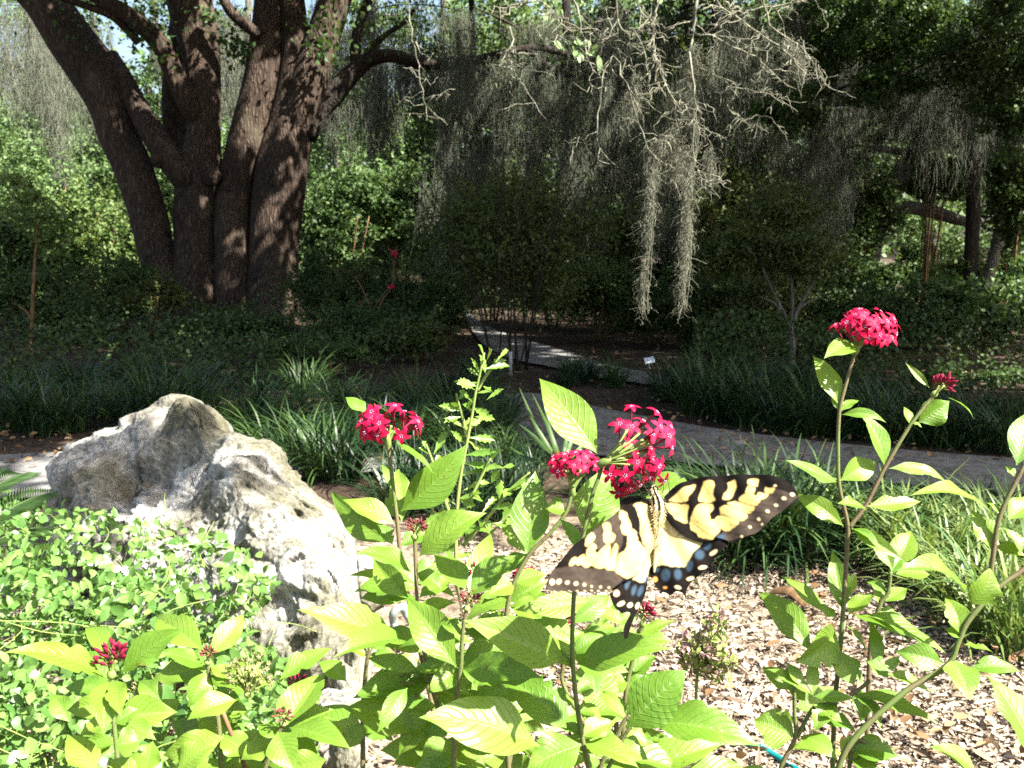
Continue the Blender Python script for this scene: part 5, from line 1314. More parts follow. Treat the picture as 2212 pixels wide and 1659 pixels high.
cluster(S4, 'floret', (1303, 1000), (1372, 980), 70, 88, .455, 24, 25, spots=[(a * .3906 + 1134, b * .3906 + 756, random.uniform(-.012, .014)) for a, b in SP], budmix=.1)
S4b = pentas('pentas with a smaller red head tucked behind the butterfly stem', PG, [[(1236, 1062), (1222, 1108), (1190, 1150), (1146, 1195), (1112, 1255), (1095, 1320), (1090, 1450), (1100, 1690)]],
             [(1222, 1104, 1178, 1098, 54, {'dd': .0, 'blunt': .5}), (1140, 1196, 1157, 1016, 82, {'cam': 1, 'dd': .02, 'fold': .12}), (1142, 1200, 1080, 1130, 50, {'d': .03}), (1112, 1260, 1180, 1240, 44), (1110, 1262, 1050, 1290, 50), (1100, 1310, 1190, 1330, 56, {'d': .02}), (1095, 1350, 1020, 1390, 60, {'d': .02}), (1092, 1400, 1160, 1430, 60, {'d': .02}), (1140, 1196, 1090, 1240, 40, {'d': .02}), (1092, 1440, 1030, 1500, 70, {'d': .03}), (1094, 1500, 1180, 1520, 70, {'d': .03}), (1236, 1066, 1285, 1100, 40, {'d': .02})], .60, fill=13)
cluster(S4b, 'floret', (1236, 1064), (1240, 1014), 54, 38, .60, 23, 20, cap=-.1, budmix=.1)
S4c = pentas('low pentas with a small half-hidden red head, beside the sunlit wing tip', PG, [[(1130, 1268), (1122, 1310), (1110, 1400), (1100, 1690)]], [(1125, 1290, 1060, 1270, 44), (1122, 1312, 1190, 1300, 50), (1116, 1350, 1050, 1370, 54), (1112, 1380, 1170, 1400, 54), (1110, 1420, 1045, 1470, 60)], .66, fill=9)
cluster(S4c, 'floret', (1131, 1270), (1136, 1250), 26, 26, .66, 16, 13, cap=-.2)
S8 = pentas('short pentas of reddish buds under the butterfly tail', PG, [[(1389, 1345), (1380, 1380), (1366, 1430), (1352, 1500), (1340, 1690)], [(1219, 1356), (1222, 1390), (1216, 1440), (1226, 1500), (1340, 1690)]],
             [(1368, 1372, 1458, 1338, 36, {'roll': .3}), (1344, 1348, 1288, 1306, 36), (1370, 1390, 1453, 1386, 46, {'d': .02}), (1376, 1384, 1310, 1400, 50), (1220, 1380, 1186, 1390, 30), (1222, 1385, 1262, 1365, 34), (1358, 1470, 1300, 1490, 56), (1350, 1500, 1430, 1480, 60), (1300, 1350, 1330, 1290, 40, {'d': .04})], .58, fill=5)
cluster(S8, 'bud', (1388, 1348), (1390, 1322), 26, 20, .58, 18, 12, BUD, cap=-.2)
cluster(S8, 'bud', (1220, 1358), (1219, 1338), 22, 18, .62, 18, 10, BUD, cap=-.2, label='dull red bud head')
S9 = pentas('pentas with broad blistered leaves and no flower, below the dry seed plume', PG, [[(1360, 1545), (1347, 1560), (1325, 1605), (1300, 1650), (1290, 1700)], [(1362, 1570), (1352, 1585), (1330, 1625), (1300, 1690)]],
             [(1352, 1572, 1480, 1448, 104, {'dd': .0, 'pucker': .04, 'fold': -.05, 'blunt': .4}), (1405, 1562, 1642, 1609, 96, {'dd': -.02}), (1372, 1660, 1560, 1606, 72, {'d': .03}), (1330, 1610, 1400, 1640, 54), (1300, 1650, 1480, 1675, 84, {'d': .02}), (1352, 1555, 1300, 1490, 40), (1350, 1580, 1400, 1610, 50, {'d': .03}), (1480, 1660, 1640, 1690, 80, {'d': .03})], .48, fill=6)
# the dry plume of another plant
pl = thing('seed_plume', 'dry plume of pale green and pink seed husks standing over the bark chips', 'plant', G(1503, 1620))
mb = MB(); tube(mb, spline([P(1512, 1400, .66), P(1506, 1460, .66), P(1503, 1523, .66), P(1500, 1640, .66), G(1503, 1620)], 24), .0012, 6); mb.build('stem', M['stem_green'], pl)
mb = MB()
for (cx, cy, rx, ry, m) in ((1525, 1420, 62, 48, 330), (1545, 1350, 26, 34, 90), (1490, 1400, 30, 34, 110), (1560, 1440, 36, 28, 90)):
    u = rand_dirs(m) * (rng.random((m, 1)) ** .4); p = np.array([P(cx + a[0] * rx, cy + a[2] * ry, .66 + a[1] * .018) for a in u])
    pink = rng.random((m, 1)) < .35
    scatter(mb, T_LEAF, p, rand_dirs(m, .3), rand_dirs(m, .5),   .0044 + .0035 * rng.random(m), .0019, .5, np.where(pink, [.33, .20, .20], [.23, .29, .08]) * (.7 + .5 * rng.random((m, 1))))
    for a in p[::9]: tube(mb, spline([P(1510, 1440, .66), (a + P(1512, 1410, .66)) / 2, a], 5), .0003, 3, col=(.2, .25, .07))
mb.build('husk_head', M['floret'], pl)

# R1, R2, R3: the plants on the other side
R1 = pentas('tall forked pentas with the highest red dome and a crimson bud spray', PG, [[(1847, 764), (1830, 820), (1815, 879), (1811, 925), (1810, 979), (1813, 1051), (1831, 1133), (1830, 1181), (1824, 1276), (1820, 1340), (1812, 1435), (1805, 1500), (1800, 1600), (1798, 1690)], [(2017, 854), (1967, 918), (1913, 1008), (1871, 1090), (1834, 1140)]],
            [(1848, 742, 1781, 772, 50, {'dd': -.02}), (1813, 876, 1756, 767, 46, {'dd': .02, 'roll': .4}), (1816, 888, 1856, 864, 24), (1818, 896, 1915, 912, 24, {'arch': .3, 'roll': -.5}), (1810, 885, 1796, 850, 16, {'roll': .6}), (1810, 1042, 1699, 992, 42, {'dd': -.01}), (1815, 1038, 1894, 998, 52, {'cam': 1, 'dd': .01}), (1808, 1050, 1790, 1030, 20), (1822, 1136, 1713, 1066, 44, {'roll': .7}), (1868, 1096, 1810, 1086, 42, {'dd': -.01, 'd': -.01}),
             (1874, 1094, 1991, 1082, 42), (1912, 1010, 1856, 887, 50, {'dd': .01}), (1920, 1012, 2048, 1042, 34, {'arch': .2}), (1966, 918, 1953, 878, 22), (1970, 912, 1992, 924, 16), (1984, 912, 2052, 866, 58, {'cam': 1, 'd': .02, 'dd': .0}), (2008, 838, 1956, 783, 16, {'roll': .8}), (2044, 858, 2105, 905, 20, {'arch': .2, 'roll': .5}), (1838, 1140, 1952, 1210, 32, {'roll': -.6}), (1840, 1142, 1900, 1180, 20),
             (1823, 1322, 1797, 1188, 46, {'roll': .6}), (1833, 1328, 1888, 1282, 42, {'roll': .5}), (1808, 1336, 1766, 1304, 40), (1786, 1326, 1687, 1241, 46, {'d': .01}), (1827, 1350, 1871, 1406, 36, {'roll': .5}), (1806, 1366, 1722, 1430, 88, {'cam': 1, 'dd': -.02, 'blunt': .4, 'roll': .3}), (1752, 1408, 1637, 1275, 64, {'d': .02, 'roll': .5}), (1846, 1330, 2046, 1408, 70, {'dd': -.02}), (1840, 1326, 1968, 1388, 44, {'d': -.01, 'roll': .7}),
             (1815, 1410, 1862, 1480, 44, {'roll': .3}), (1810, 1440, 1775, 1400, 34, {'d': .01}), (1820, 1290, 1850, 1240, 30, {'d': .02})], .56)
cluster(R1, 'floret', (1848, 758), (1868, 718), 58, 46, .56, 32, 21, cap=-.15, budmix=.05)
cluster(R1, 'bud', (2018, 852), (2035, 832), 26, 22, .56, 22, 12, BUD, cap=-.05)
R2 = pentas('low branching pentas without flowers in front of the sunlit bark chips', PG, [[(1716, 1478), (1716, 1540), (1718, 1592), (1690, 1650), (1675, 1700)], [(1880, 1470), (1846, 1495), (1790, 1520), (1757, 1530), (1722, 1592)], [(1915, 1640), (1850, 1600), (1830, 1690)]],
            [(1893, 1446, 1878, 1336, 30, {'dd': .02}), (1920, 1466, 1869, 1424, 34, {'d': -.01}), (1902, 1448, 1944, 1418, 22), (1914, 1456, 2011, 1494, 36), (1846, 1482, 1790, 1398, 48, {'roll': .5}), (1848, 1500, 2030, 1562, 60, {'dd': -.02}), (1846, 1502, 1904, 1572, 56, {'roll': .4}), (1754, 1500, 1658, 1444, 42), (1756, 1502, 1759, 1414, 28), (1758, 1504, 1846, 1508, 32), (1756, 1524, 1820, 1560, 50), (1716, 1590, 1630, 1556, 90, {'blunt': .5, 'roll': .4}),
             (1757, 1530, 1850, 1580, 44, {'d': .01}), (1836, 1622, 1942, 1634, 60), (1726, 1480, 1700, 1430, 34), (1740, 1515, 1700, 1480, 34, {'d': .01}), (1728, 1590, 1810, 1640, 50), (1820, 1640, 1850, 1590, 50, {'blunt': .5}), (1836, 1640, 1900, 1690, 60), (1860, 1490, 1860, 1560, 46, {'d': .02}), (1790, 1520, 1760, 1580, 44)], .54, fill=6)
R3 = pentas('stout leaning pentas cut by the picture edge', PG, [[(2300, 1150), (2212, 1229), (2156, 1270), (2093, 1340), (2070, 1387), (2045, 1438), (1950, 1498), (1840, 1602), (1800, 1690)], [(2215, 1000), (2200, 1030), (2160, 1115), (2145, 1200), (2135, 1290)]],
            [(2136, 1102, 1968, 1066, 58, {'dd': -.02}), (2087, 1278, 1944, 1228, 74, {'dd': -.02}), (2100, 1306, 2140, 1228, 74, {'cam': 1, 'd': -.03, 'blunt': .5, 'dd': .0}), (2075, 1372, 2042, 1288, 52, {'roll': .3}), (2036, 1432, 1934, 1406, 56, {'roll': .5}), (2058, 1424, 2096, 1512, 74, {'dd': -.02}), (2083, 1393, 2148, 1410, 40, {'roll': .5}), (2095, 1446, 2206, 1450, 44), (2246, 1650, 2134, 1456, 112, {'d': -.06, 'fold': .2}), (2110, 1672, 2008, 1612, 60, {'d': -.02}),
             (2196, 1005, 2218, 890, 66, {'dd': .02}), (2178, 1122, 2236, 1074, 50), (2143, 1190, 2098, 1102, 52, {'roll': .4}), (2206, 1196, 2166, 1138, 46, {'d': .01}), (2190, 1030, 2170, 1006, 22), (2165, 1112, 2130, 1085, 22), (2150, 1180, 2215, 1200, 40, {'d': .02}), (2080, 1380, 2040, 1360, 34), (2220, 1550, 2170, 1490, 50, {'d': .03}), (2240, 1600, 2200, 1520, 80, {'d': .0})], .52, 6.6)
R4 = pentas('background pentas shoot between the forked plant and the leaning one', PG, [[(1924, 1235), (1918, 1280), (1900, 1310), (1880, 1400), (1870, 1690)]], [(1930, 1232, 1880, 1148, 36, {'roll': .5}), (1932, 1226, 1968, 1146, 54, {'d': .03}), (1936, 1240, 2010, 1240, 60, {'d': .02}), (1916, 1282, 1870, 1255, 30), (1908, 1300, 1960, 1270, 40), (1924, 1240, 1950, 1205, 26), (1900, 1306, 1890, 1262, 26), (1895, 1330, 1960, 1340, 40)], .66)

# ------------------------------------------------------------------ lobed-leaf shrub (groundsel) behind the first red head
gs = thing('lobed_shrub', 'upright shrub with small lobed yellow-green leaves behind the first red head', 'shrub', G(1000, 1330))
GS = [[(1046, 762), (1035, 815), (1027, 850), (1021, 890), (1010, 950), (998, 1010), (990, 1070), (985, 1150), (985, 1260)], [(985, 850), (1000, 905), (1008, 945)], [(1080, 770), (1048, 815), (1030, 845)], [(920, 960), (935, 1000), (950, 1050), (975, 1120)], [(1145, 1020), (1100, 1060), (1060, 1110), (1000, 1180)], [(925, 1070), (945, 1130), (975, 1180)], [(1060, 990), (1030, 1050), (1000, 1110)], [(1130, 1085), (1080, 1130), (1020, 1200)]]
gst = []
for k, st in enumerate(GS):
    s = spline([P(x, y, .92 + .02 * (k % 3)) for x, y in st], 22); gst.append(s)
    if k == 0: s = np.vstack([s, G(1000, 1330)])
    mb = MB(); tube(mb, s, np.linspace(.0011, .0022, len(s)), 6); mb.build('stem', M['stem_green'], gs)
spec = [(1046, 775, 1035, 742, 17), (1050, 780, 1060, 752, 14), (1075, 778, 1098, 752, 12), (1040, 800, 1104, 788, 17), (1040, 815, 1018, 772, 12), (1038, 815, 1010, 795, 12), (1030, 845, 980, 820, 13), (1028, 850, 1060, 845, 15), (1026, 855, 1010, 880, 12), (1050, 865, 1088, 838, 16), (1022, 870, 992, 840, 14), (1020, 880, 1060, 900, 20), (1022, 890, 1000, 870, 12), (1025, 900, 1070, 905, 20),
        (1000, 900, 958, 912, 18), (1010, 930, 960, 900, 20), (1012, 930, 1040, 900, 16), (1010, 945, 1070, 950, 22), (1008, 950, 1050, 985, 20), (1005, 960, 975, 930, 14), (1000, 985, 1075, 975, 22), (998, 1000, 1060, 1010, 24), (935, 985, 966, 930, 18), (930, 980, 912, 950, 14), (940, 1010, 950, 980, 14), (930, 985, 902, 965, 12), (990, 1030, 1090, 1005, 22), (1085, 1010, 1112, 1005, 18), (1000, 1060, 1060, 1040, 24),
        (1060, 1045, 1078, 1015, 20), (1090, 1065, 1150, 1030, 14), (1100, 1060, 1130, 1050, 16), (1110, 1050, 1140, 1035, 10), (1060, 1100, 1110, 1090, 18), (1040, 1110, 1075, 1070, 18), (985, 1080, 1030, 1070, 26), (985, 1090, 940, 1070, 20), (960, 1060, 985, 1030, 18), (985, 1110, 1020, 1135, 20), (955, 1090, 920, 1075, 16), (965, 1110, 940, 1140, 20), (1010, 1140, 1060, 1150, 22), (1060, 1130, 1110, 1140, 20), (960, 1130, 980, 1090, 18), (1000, 1170, 960, 1190, 20), (1080, 1130, 1130, 1110, 16),
        (830, 1020, 822, 1000, 8)]
for x0, y0, x1, y1, w in spec[:-1]:
    b, t = P(x0, y0, .93), P(x1, y1, .93 + random.uniform(-.025, .02)); mb = MB()
    scatter(mb, T_LOBE, b[None], (t - b)[None], nrm(TOCAM * .6 + np.array([.25, 0, .8]) + rng.normal(0, .3, 3))[None], np.linalg.norm(t - b) * .98, w * .5 * .93 / F * random.uniform(.85, 1.15), random.random()); mb.build('leaf', M['groundsel'], gs)
extra = []
for s in gst:
    for q in range(5): extra.append(s[random.randrange(3, len(s))])
extra = np.array(extra); n = len(extra); mb = MB()
scatter(mb, T_LOBE, extra, rand_dirs(n, .2), nrm(rand_dirs(n, .9) + TOCAM * .5), .016 + .016 * rng.random(n), .0048 + .003 * rng.random(n), rng.random(n)); mb.build('foliage', M['groundsel'], gs)
# ------------------------------------------------------------------ swallowtail butterfly
def Z(p):
    p = np.asarray(p, float); return p * .29295 + np.array([1134.0, 972.0])


D_TH, D_AB, D_L, D_R = .425, .412, .388, .409
th3, ab3 = P(*Z((975, 430)), D_TH), P(*Z((955, 900)), D_AB)
lt3, rt3 = P(*Z((150, 1010)), D_L), P(*Z((2000, 310)), D_R)
nL = nrm(np.cross(ab3 - th3, lt3 - th3)); nL = nL * np.sign(np.dot(nL, TOCAM))
nR = nrm(np.cross(ab3 - th3, rt3 - th3)); nR = nR * np.sign(np.dot(nR, TOCAM))


def on_plane(px, n, off):
    r = RGT * ((px[:, 0] - CX) / F)[:, None] + UPV * (-(px[:, 1] - CY) / F)[:, None] + FWD
    t = np.dot(th3 + n * off - CAM, n) / (r @ n)
    return CAM + r * t[:, None]


def ell(p, cx, cy, rx, ry, rot=0):
    a = R(rot); x = p[:, 0] - cx; y = p[:, 1] - cy
    u = x * math.cos(a) + y * math.sin(a); v = -x * math.sin(a) + y * math.cos(a)
    return (u / rx) ** 2 + (v / ry) ** 2


BLK, YEL, PALE = np.array([.005, .0036, .003]), np.array([.50, .375, .125]), np.array([.52, .44, .20])


def seg_d(p, pts):
    """distance to a polyline"""
    pts = np.array(pts, float); best = np.full(len(p), 1e9)
    for a, b in zip(pts[:-1], pts[1:]):
        e = b - a; t = np.clip(((p - a) @ e) / (e @ e), 0, 1); best = np.minimum(best, np.linalg.norm(p - a - t[:, None] * e, axis=1))
    return best


def wing(name, parent, outline, paint, n, off, step=3.2, camber=.0):
    o = spline(np.array(outline + [outline[0]], float), len(outline) * 5)[:-1]
    x0, y0 = o.min(0); x1, y1 = o.max(0)
    gx, gy = np.arange(x0, x1 + step, step), np.arange(y0, y1 + step, step)
    X, Y = np.meshgrid(gx, gy); p = np.stack([X.ravel(), Y.ravel()], 1)
    ins = inside(o, p)
    # snap: vertices just outside are pulled to the outline
    near = seg_d(p, np.vstack([o, o[:1]])) < step * 1.5
    use = ins | near
    k = np.arange(len(p)).reshape(X.shape)
    q = np.stack([k[:-1, :-1], k[1:, :-1], k[1:, 1:], k[:-1, 1:]], -1).reshape(-1, 4)
    cnt = ins[q].sum(1); q = q[(cnt >= 2) & use[q].all(1)]
    out = ~ins & use
    po = p[out]
    if len(po):
        d = np.linalg.norm(po[:, None] - o[None], axis=-1); nn = o[np.argmin(d, 1)]; p[out] = nn
    used = np.unique(q); remap = -np.ones(len(p), int); remap[used] = np.arange(len(used)); q = remap[q]; p = p[used]
    col = sum(paint(p + np.array(o_)) for o_ in ((0, 0), (6, 2), (-6, -2), (2, -6), (-2, 6))) / 5
    col = col * (1 + .10 * rng.normal(size=(len(p), 1)))
    w = on_plane(Z(p), n, off)
    dist = np.linalg.norm(w - th3, axis=1)
    w = w + n * (camber * np.sin(np.clip(dist / .07, 0, 1) * math.pi))[:, None] + n * (.0006 * np.sin(w[:, 0] * 420 + w[:, 2] * 260))[:, None]
    mb = MB(); mb.add(w, q, None, .5, None, col)
    w2 = w - n * .00025; mb.add(w2, q[:, ::-1], None, .5, None, col * .8)
    return mb.build(name, M['wing'], parent)


def painter(yellow, pale, blues, spots, black=(), veins=(), dusk=()):
    def f(p):
        c = np.tile(BLK, (len(p), 1)); jit = np.array([mnoise.noise(Vector((a * .03, b * .03, 0))) for a, b in p])
        c *= (1 + .5 * jit)[:, None]
        for poly in dusk:
            m = inside(np.array(poly, float), p); c[m] = np.array([.036, .027, .020]) * (1 + .4 * jit[m])[:, None]
        pj = p + np.stack([jit * 9, -jit * 9], 1)
        for poly in yellow:
            m = inside(spline(np.array(list(poly) + [poly[0]], float), len(poly) * 6), pj); c[m] = YEL * (1 + .25 * jit[m])[:, None]
        for poly in pale:
            m = inside(spline(np.array(list(poly) + [poly[0]], float), len(poly) * 6), pj); c[m] = PALE * (1 + .2 * jit[m])[:, None]
        for poly in black:
            m = inside(np.array(poly, float), pj); c[m] = BLK
        for v, w_ in veins:
            m = seg_d(p, v) < w_; c[m] = c[m] * .25 + BLK * .6
        for b in blues:
            e = ell(p, *b); m = e < 1; k = np.clip(1.5 - 1.35 * e[m], 0, 1)[:, None]; c[m] = c[m] * (1 - k) + np.array([.030, .052, .075]) * k
        for s_ in spots:
            *b, colr = s_; m = ell(p, *b) < .72; c[m] = colr
        return c
    return f


CRM, ORG = np.array([.62, .52, .28]), np.array([.62, .24, .05])
gb = Z((965, 520)); fly = thing('butterfly', 'yellow and black swallowtail butterfly with blue-spotted hindwings feeding on a red flower', 'butterfly', P(gb[0], gb[1], .42))
LF = [(930, 402), (905, 382), (860, 375), (800, 388), (730, 420), (660, 468), (590, 520), (500, 585), (430, 640), (350, 705), (280, 785), (225, 860), (180, 940), (152, 1010), (158, 1034), (195, 1040), (250, 1040), (330, 1043), (400, 1050), (470, 1047), (540, 1052), (600, 1045), (650, 1010), (720, 970), (790, 930), (860, 860), (910, 760), (940, 640), (955, 520), (950, 440)]
wing('forewing', fly, LF, painter(
    [[(775, 418), (810, 400), (860, 395), (905, 405), (935, 440), (950, 520), (940, 640), (910, 760), (870, 720), (835, 650), (830, 560), (820, 480), (797, 440)], [(668, 482), (695, 452), (730, 468), (748, 520), (768, 575), (745, 612), (705, 640), (678, 590), (690, 545), (680, 505)],
     [(700, 660), (745, 610), (790, 590), (815, 660), (850, 720), (900, 770), (860, 860), (790, 930), (720, 960), (672, 910), (665, 840), (700, 770), (722, 710)], [(545, 560), (575, 545), (600, 560), (610, 610), (635, 640), (630, 680), (600, 697), (570, 690), (555, 640), (560, 600)],
     [(418, 672), (450, 630), (482, 620), (490, 650), (470, 690), (440, 716), (420, 702)], [(430, 748), (470, 700), (502, 720), (470, 772), (438, 778)], [(468, 862), (482, 800), (585, 705), (606, 722), (596, 800), (556, 882)], [(560, 885), (610, 775), (640, 702), (658, 716), (652, 800), (638, 895)],
     [(642, 900), (664, 790), (690, 760), (715, 772), (702, 850), (680, 920)], [(402, 852), (430, 795), (480, 762), (500, 782), (472, 850), (434, 872)], [(358, 834), (388, 792), (422, 786), (412, 832), (378, 858)], [(306, 852), (328, 812), (360, 796), (370, 816), (346, 850), (320, 862)]],
    [], [], [(203, 973, 21, 25, 0, CRM), (250, 970, 19, 21, 20, CRM), (305, 980, 15, 15, 0, CRM), (362, 990, 16, 16, 0, CRM), (423, 998, 14, 13, 0, CRM), (478, 1010, 9, 9, 0, CRM), (543, 1015, 9, 9, 0, CRM), (598, 1022, 8, 8, 0, CRM)] + [(165 + 52 * k, 1043 + (k % 3), 9, 5, 0, CRM) for k in range(9)],
    [[(690, 640), (735, 640), (722, 700), (690, 755), (676, 735), (690, 700)]], [([(925, 410), (840, 385), (760, 400), (650, 470)], 5), ([(930, 440), (830, 640), (812, 680)], 4), ([(600, 800), (660, 700)], 3), ([(640, 890), (690, 745)], 4), ([(470, 860), (600, 700)], 3), ([(940, 600), (880, 800), (800, 940)], 3)],
    [[(150, 1040), (200, 880), (330, 860), (640, 900), (700, 960), (600, 1055)], [(430, 640), (660, 470), (740, 640), (640, 800), (470, 730)]]), nL, .0006, camber=.0035)
LH = [(945, 540), (955, 700), (948, 800), (915, 880), (897, 940), (888, 1000), (875, 1080), (852, 1145), (822, 1195), (792, 1250), (770, 1330), (756, 1388), (736, 1380), (731, 1310), (752, 1250), (768, 1208), (742, 1196), (712, 1206), (692, 1190), (662, 1162), (636, 1110), (622, 1060), (640, 1010), (640, 960), (690, 900), (770, 800), (860, 650)]
wing('hindwing', fly, LH, painter([], [[(950, 560), (955, 700), (945, 800), (908, 880), (885, 955), (840, 985), (800, 962), (760, 938), (735, 905), (690, 930), (650, 920), (700, 850), (760, 760), (850, 640)]],
     [(640, 960, 15, 32, 8), (700, 962, 22, 44, 20), (752, 985, 20, 55, 16), (800, 1035, 20, 46, 16), (845, 1042, 20, 46, 16), (880, 955, 9, 40, 8)],
     [(665, 1060, 24, 28, 0, np.array([.66, .42, .2])), (700, 1136, 32, 17, -28, CRM), (766, 1146, 27, 18, -32, CRM), (826, 1150, 15, 30, 28, CRM), (600 + 26, 1040, 8, 12, 0, CRM)], [],
     [([(735, 905), (725, 870)], 7), ([(860, 880), (800, 960)], 2)], [[(640, 1010), (900, 900), (860, 1140), (740, 1200), (640, 1110)]] if False else []), nL, -.0006, camber=.001)
RF = [(1030, 340), (1080, 290), (1150, 250), (1250, 216), (1350, 203), (1500, 194), (1650, 185), (1780, 190), (1880, 210), (1950, 245), (1995, 290), (2018, 340), (2006, 380), (1960, 412), (1900, 452), (1840, 492), (1790, 542), (1740, 592), (1680, 626), (1610, 656), (1540, 690), (1480, 668), (1420, 655), (1370, 680), (1290, 680), (1180, 640), (1080, 560), (1020, 450)]
wing('forewing', fly, RF, painter(
    [[(1058, 376), (1110, 330), (1180, 280), (1255, 262), (1240, 310), (1208, 350), (1195, 382), (1120, 380)], [(1050, 394), (1130, 396), (1206, 420), (1196, 480), (1192, 545), (1130, 520), (1070, 470)], [(1320, 240), (1390, 232), (1400, 270), (1386, 320), (1405, 372), (1370, 392), (1300, 386), (1285, 350), (1300, 300)],
     [(1215, 545), (1240, 462), (1290, 405), (1385, 405), (1390, 440), (1362, 475), (1378, 500), (1402, 525), (1440, 592), (1402, 645), (1380, 668), (1300, 645), (1232, 590)], [(1500, 240), (1550, 230), (1562, 270), (1546, 310), (1530, 350), (1500, 376), (1460, 370), (1470, 330), (1495, 300)],
     [(1650, 222), (1722, 218), (1716, 265), (1700, 276), (1645, 266)], [(1640, 276), (1690, 286), (1696, 316), (1670, 330), (1630, 320)], [(1765, 280), (1840, 285), (1830, 315), (1800, 325), (1770, 302)], [(1720, 320), (1785, 320), (1790, 342), (1740, 372), (1714, 350)],
     [(1583, 352), (1640, 326), (1732, 366), (1702, 420), (1640, 402), (1580, 380)], [(1485, 400), (1570, 386), (1692, 426), (1650, 472), (1560, 446)], [(1436, 430), (1500, 418), (1642, 478), (1592, 532), (1500, 494), (1444, 472)], [(1395, 525), (1430, 486), (1500, 500), (1582, 538), (1502, 602), (1446, 580)]],
    [], [(1450, 648, 36, 26, -20)], [(1972, 330, 20, 15, 0, CRM), (1910, 362, 21, 13, 10, CRM), (1852, 408, 18, 11, 15, CRM), (1790, 458, 16, 12, 20, CRM), (1725, 515, 16, 12, 30, CRM), (1660, 572, 13, 11, 30, CRM), (1750, 552, 9, 9, 0, CRM), (1600, 645, 12, 9, 0, CRM), (1845, 270, 14, 8, 0, CRM)],
    [[(1385, 400), (1470, 385), (1500, 405), (1440, 430), (1400, 515), (1370, 520), (1362, 470), (1392, 440)]],
    [([(1050, 384), (1200, 396), (1420, 398)], 4), ([(1440, 590), (1600, 640)], 3), ([(1380, 500), (1500, 604)], 3), ([(1440, 470), (1590, 535)], 3), ([(1480, 408), (1650, 474)], 3), ([(1560, 380), (1700, 424)], 3), ([(1060, 440), (1180, 500), (1400, 660)], 3), ([(1220, 560), (1300, 520)], 2), ([(1230, 520), (1420, 610)], 2)] + [([(1700 - 62 * k, 400 + 52 * k), (1880 - 70 * k, 430 + 52 * k)], 3) for k in range(4)],
    [[(1740, 370), (1850, 290), (2020, 340), (1900, 460), (1700, 625), (1480, 680), (1450, 620)]]), nR, .0006, camber=.0012)
RH = [(1000, 500), (1080, 480), (1200, 570), (1320, 640), (1420, 630), (1505, 690), (1452, 742), (1425, 782), (1372, 830), (1332, 892), (1260, 950), (1216, 992), (1192, 1050), (1188, 1096), (1165, 1062), (1120, 1046), (1072, 1072), (1050, 1060), (985, 1030), (957, 990), (942, 950), (905, 930), (900, 900), (930, 860), (975, 780), (990, 650)]
wing('hindwing', fly, RH, painter([], [[(1000, 520), (1080, 490), (1200, 575), (1290, 650), (1306, 692), (1242, 762), (1216, 812), (1180, 862), (1080, 862), (1000, 852), (955, 852), (980, 770), (998, 650)]],
     [(1450, 652, 38, 26, -25), (1345, 712, 36, 34, 0), (1290, 776, 40, 44, 20), (1215, 858, 30, 46, 12), (1130, 922, 32, 48, 0), (1040, 926, 40, 50, 0), (968, 886, 34, 18, -10)],
     [(962, 956, 20, 23, 10, ORG), (1392, 760, 38, 17, -28, CRM), (1312, 872, 38, 15, -14, CRM), (1222, 950, 34, 15, -14, CRM), (1130, 1019, 30, 14, 14, CRM), (1035, 1016, 18, 9, 0, ORG)], [],
     [([(1190, 545), (1130, 640)], 4), ([(1290, 660), (1220, 640), (1160, 660)], 2), ([(1060, 560), (1080, 860)], 1.5), ([(1120, 640), (1180, 860)], 1.5)]), nR, -.0006, camber=.001)

# body: one continuous tapered surface with dark bands along it
path = [((940, 262), 13, .430), ((945, 280), 22, .430), ((952, 305), 27, .429), ((960, 330), 24, .428), ((972, 365), 40, .426), ((984, 410), 50, .4235), ((988, 460), 46, .422), ((984, 510), 34, .4205), ((978, 560), 30, .4195), ((973, 640), 25, .4185), ((967, 730), 22, .417), ((960, 810), 17, .416), ((955, 870), 11, .415), ((952, 905), 4, .4145)]
s = spline([[*Z(p), r, d] for p, r, d in path], 60)
pts = np.array([P(a, b, d - .003) for a, b, _, d in s]); rad = s[:, 2] * .29295 * .42 / F
mb = MB(); tube(mb, pts, np.maximum(rad, .0004), 24, bump=.05, freq=40)
v = mb.v[-1]; ax = nrm(pts[-1] - pts[0]); sd = nrm(np.cross(ax, TOCAM)); nz = np.cross(sd, ax)
near_i = np.argmin(np.linalg.norm(v[:, None] - pts[None], axis=-1), 1); rel_ = v - pts[near_i]; lat = (rel_ @ sd) / np.maximum(rad[near_i], 1e-5)
cc = np.tile(np.array([.55, .45, .27]), (len(v), 1)); tpos = near_i / 59
m = (np.abs(lat) < .24) & (tpos < .62); cc[m] = BLK
m = (np.abs(np.abs(lat) - .78) < .13) & (tpos < .5); cc[m] = BLK * 2
m = tpos > .46; cc[m] = np.array([.40, .34, .17]); m = (np.abs(lat) < .22) & (tpos > .46); cc[m] = np.array([.16, .13, .08])
mb.c[-1] = cc
m = 1500; i_ = rng.integers(0, 46 * 24, m); hp = v[i_]; hn = nrm(hp - pts[near_i[i_]])
scatter(mb, T_RH, hp - hn * .0002, nrm(hn + ax * .9 + rng.normal(0, .3, (m, 3))), rand_dirs(m), .0011 + .0013 * rng.random(m), .00010, .5, np.repeat(cc[i_][:, None], 1, 1)[:, 0] * (.7 + .7 * rng.random((m, 1))))
mb.build('body', M['fur'], fly)
for sx in (-1, 1):
    c = P(*Z((944 + sx * 17, 272)), .4275)
    mb = MB(); tube(mb, [c - [0, .0006, .0008], c - [0, .0006, .0003], c - [0, .0006, -.0003], c - [0, .0006, -.0008]], [.0004, .0009, .0009, .0004], 8, col=(.01, .008, .006)); mb.build('eye', M['fur'], fly)
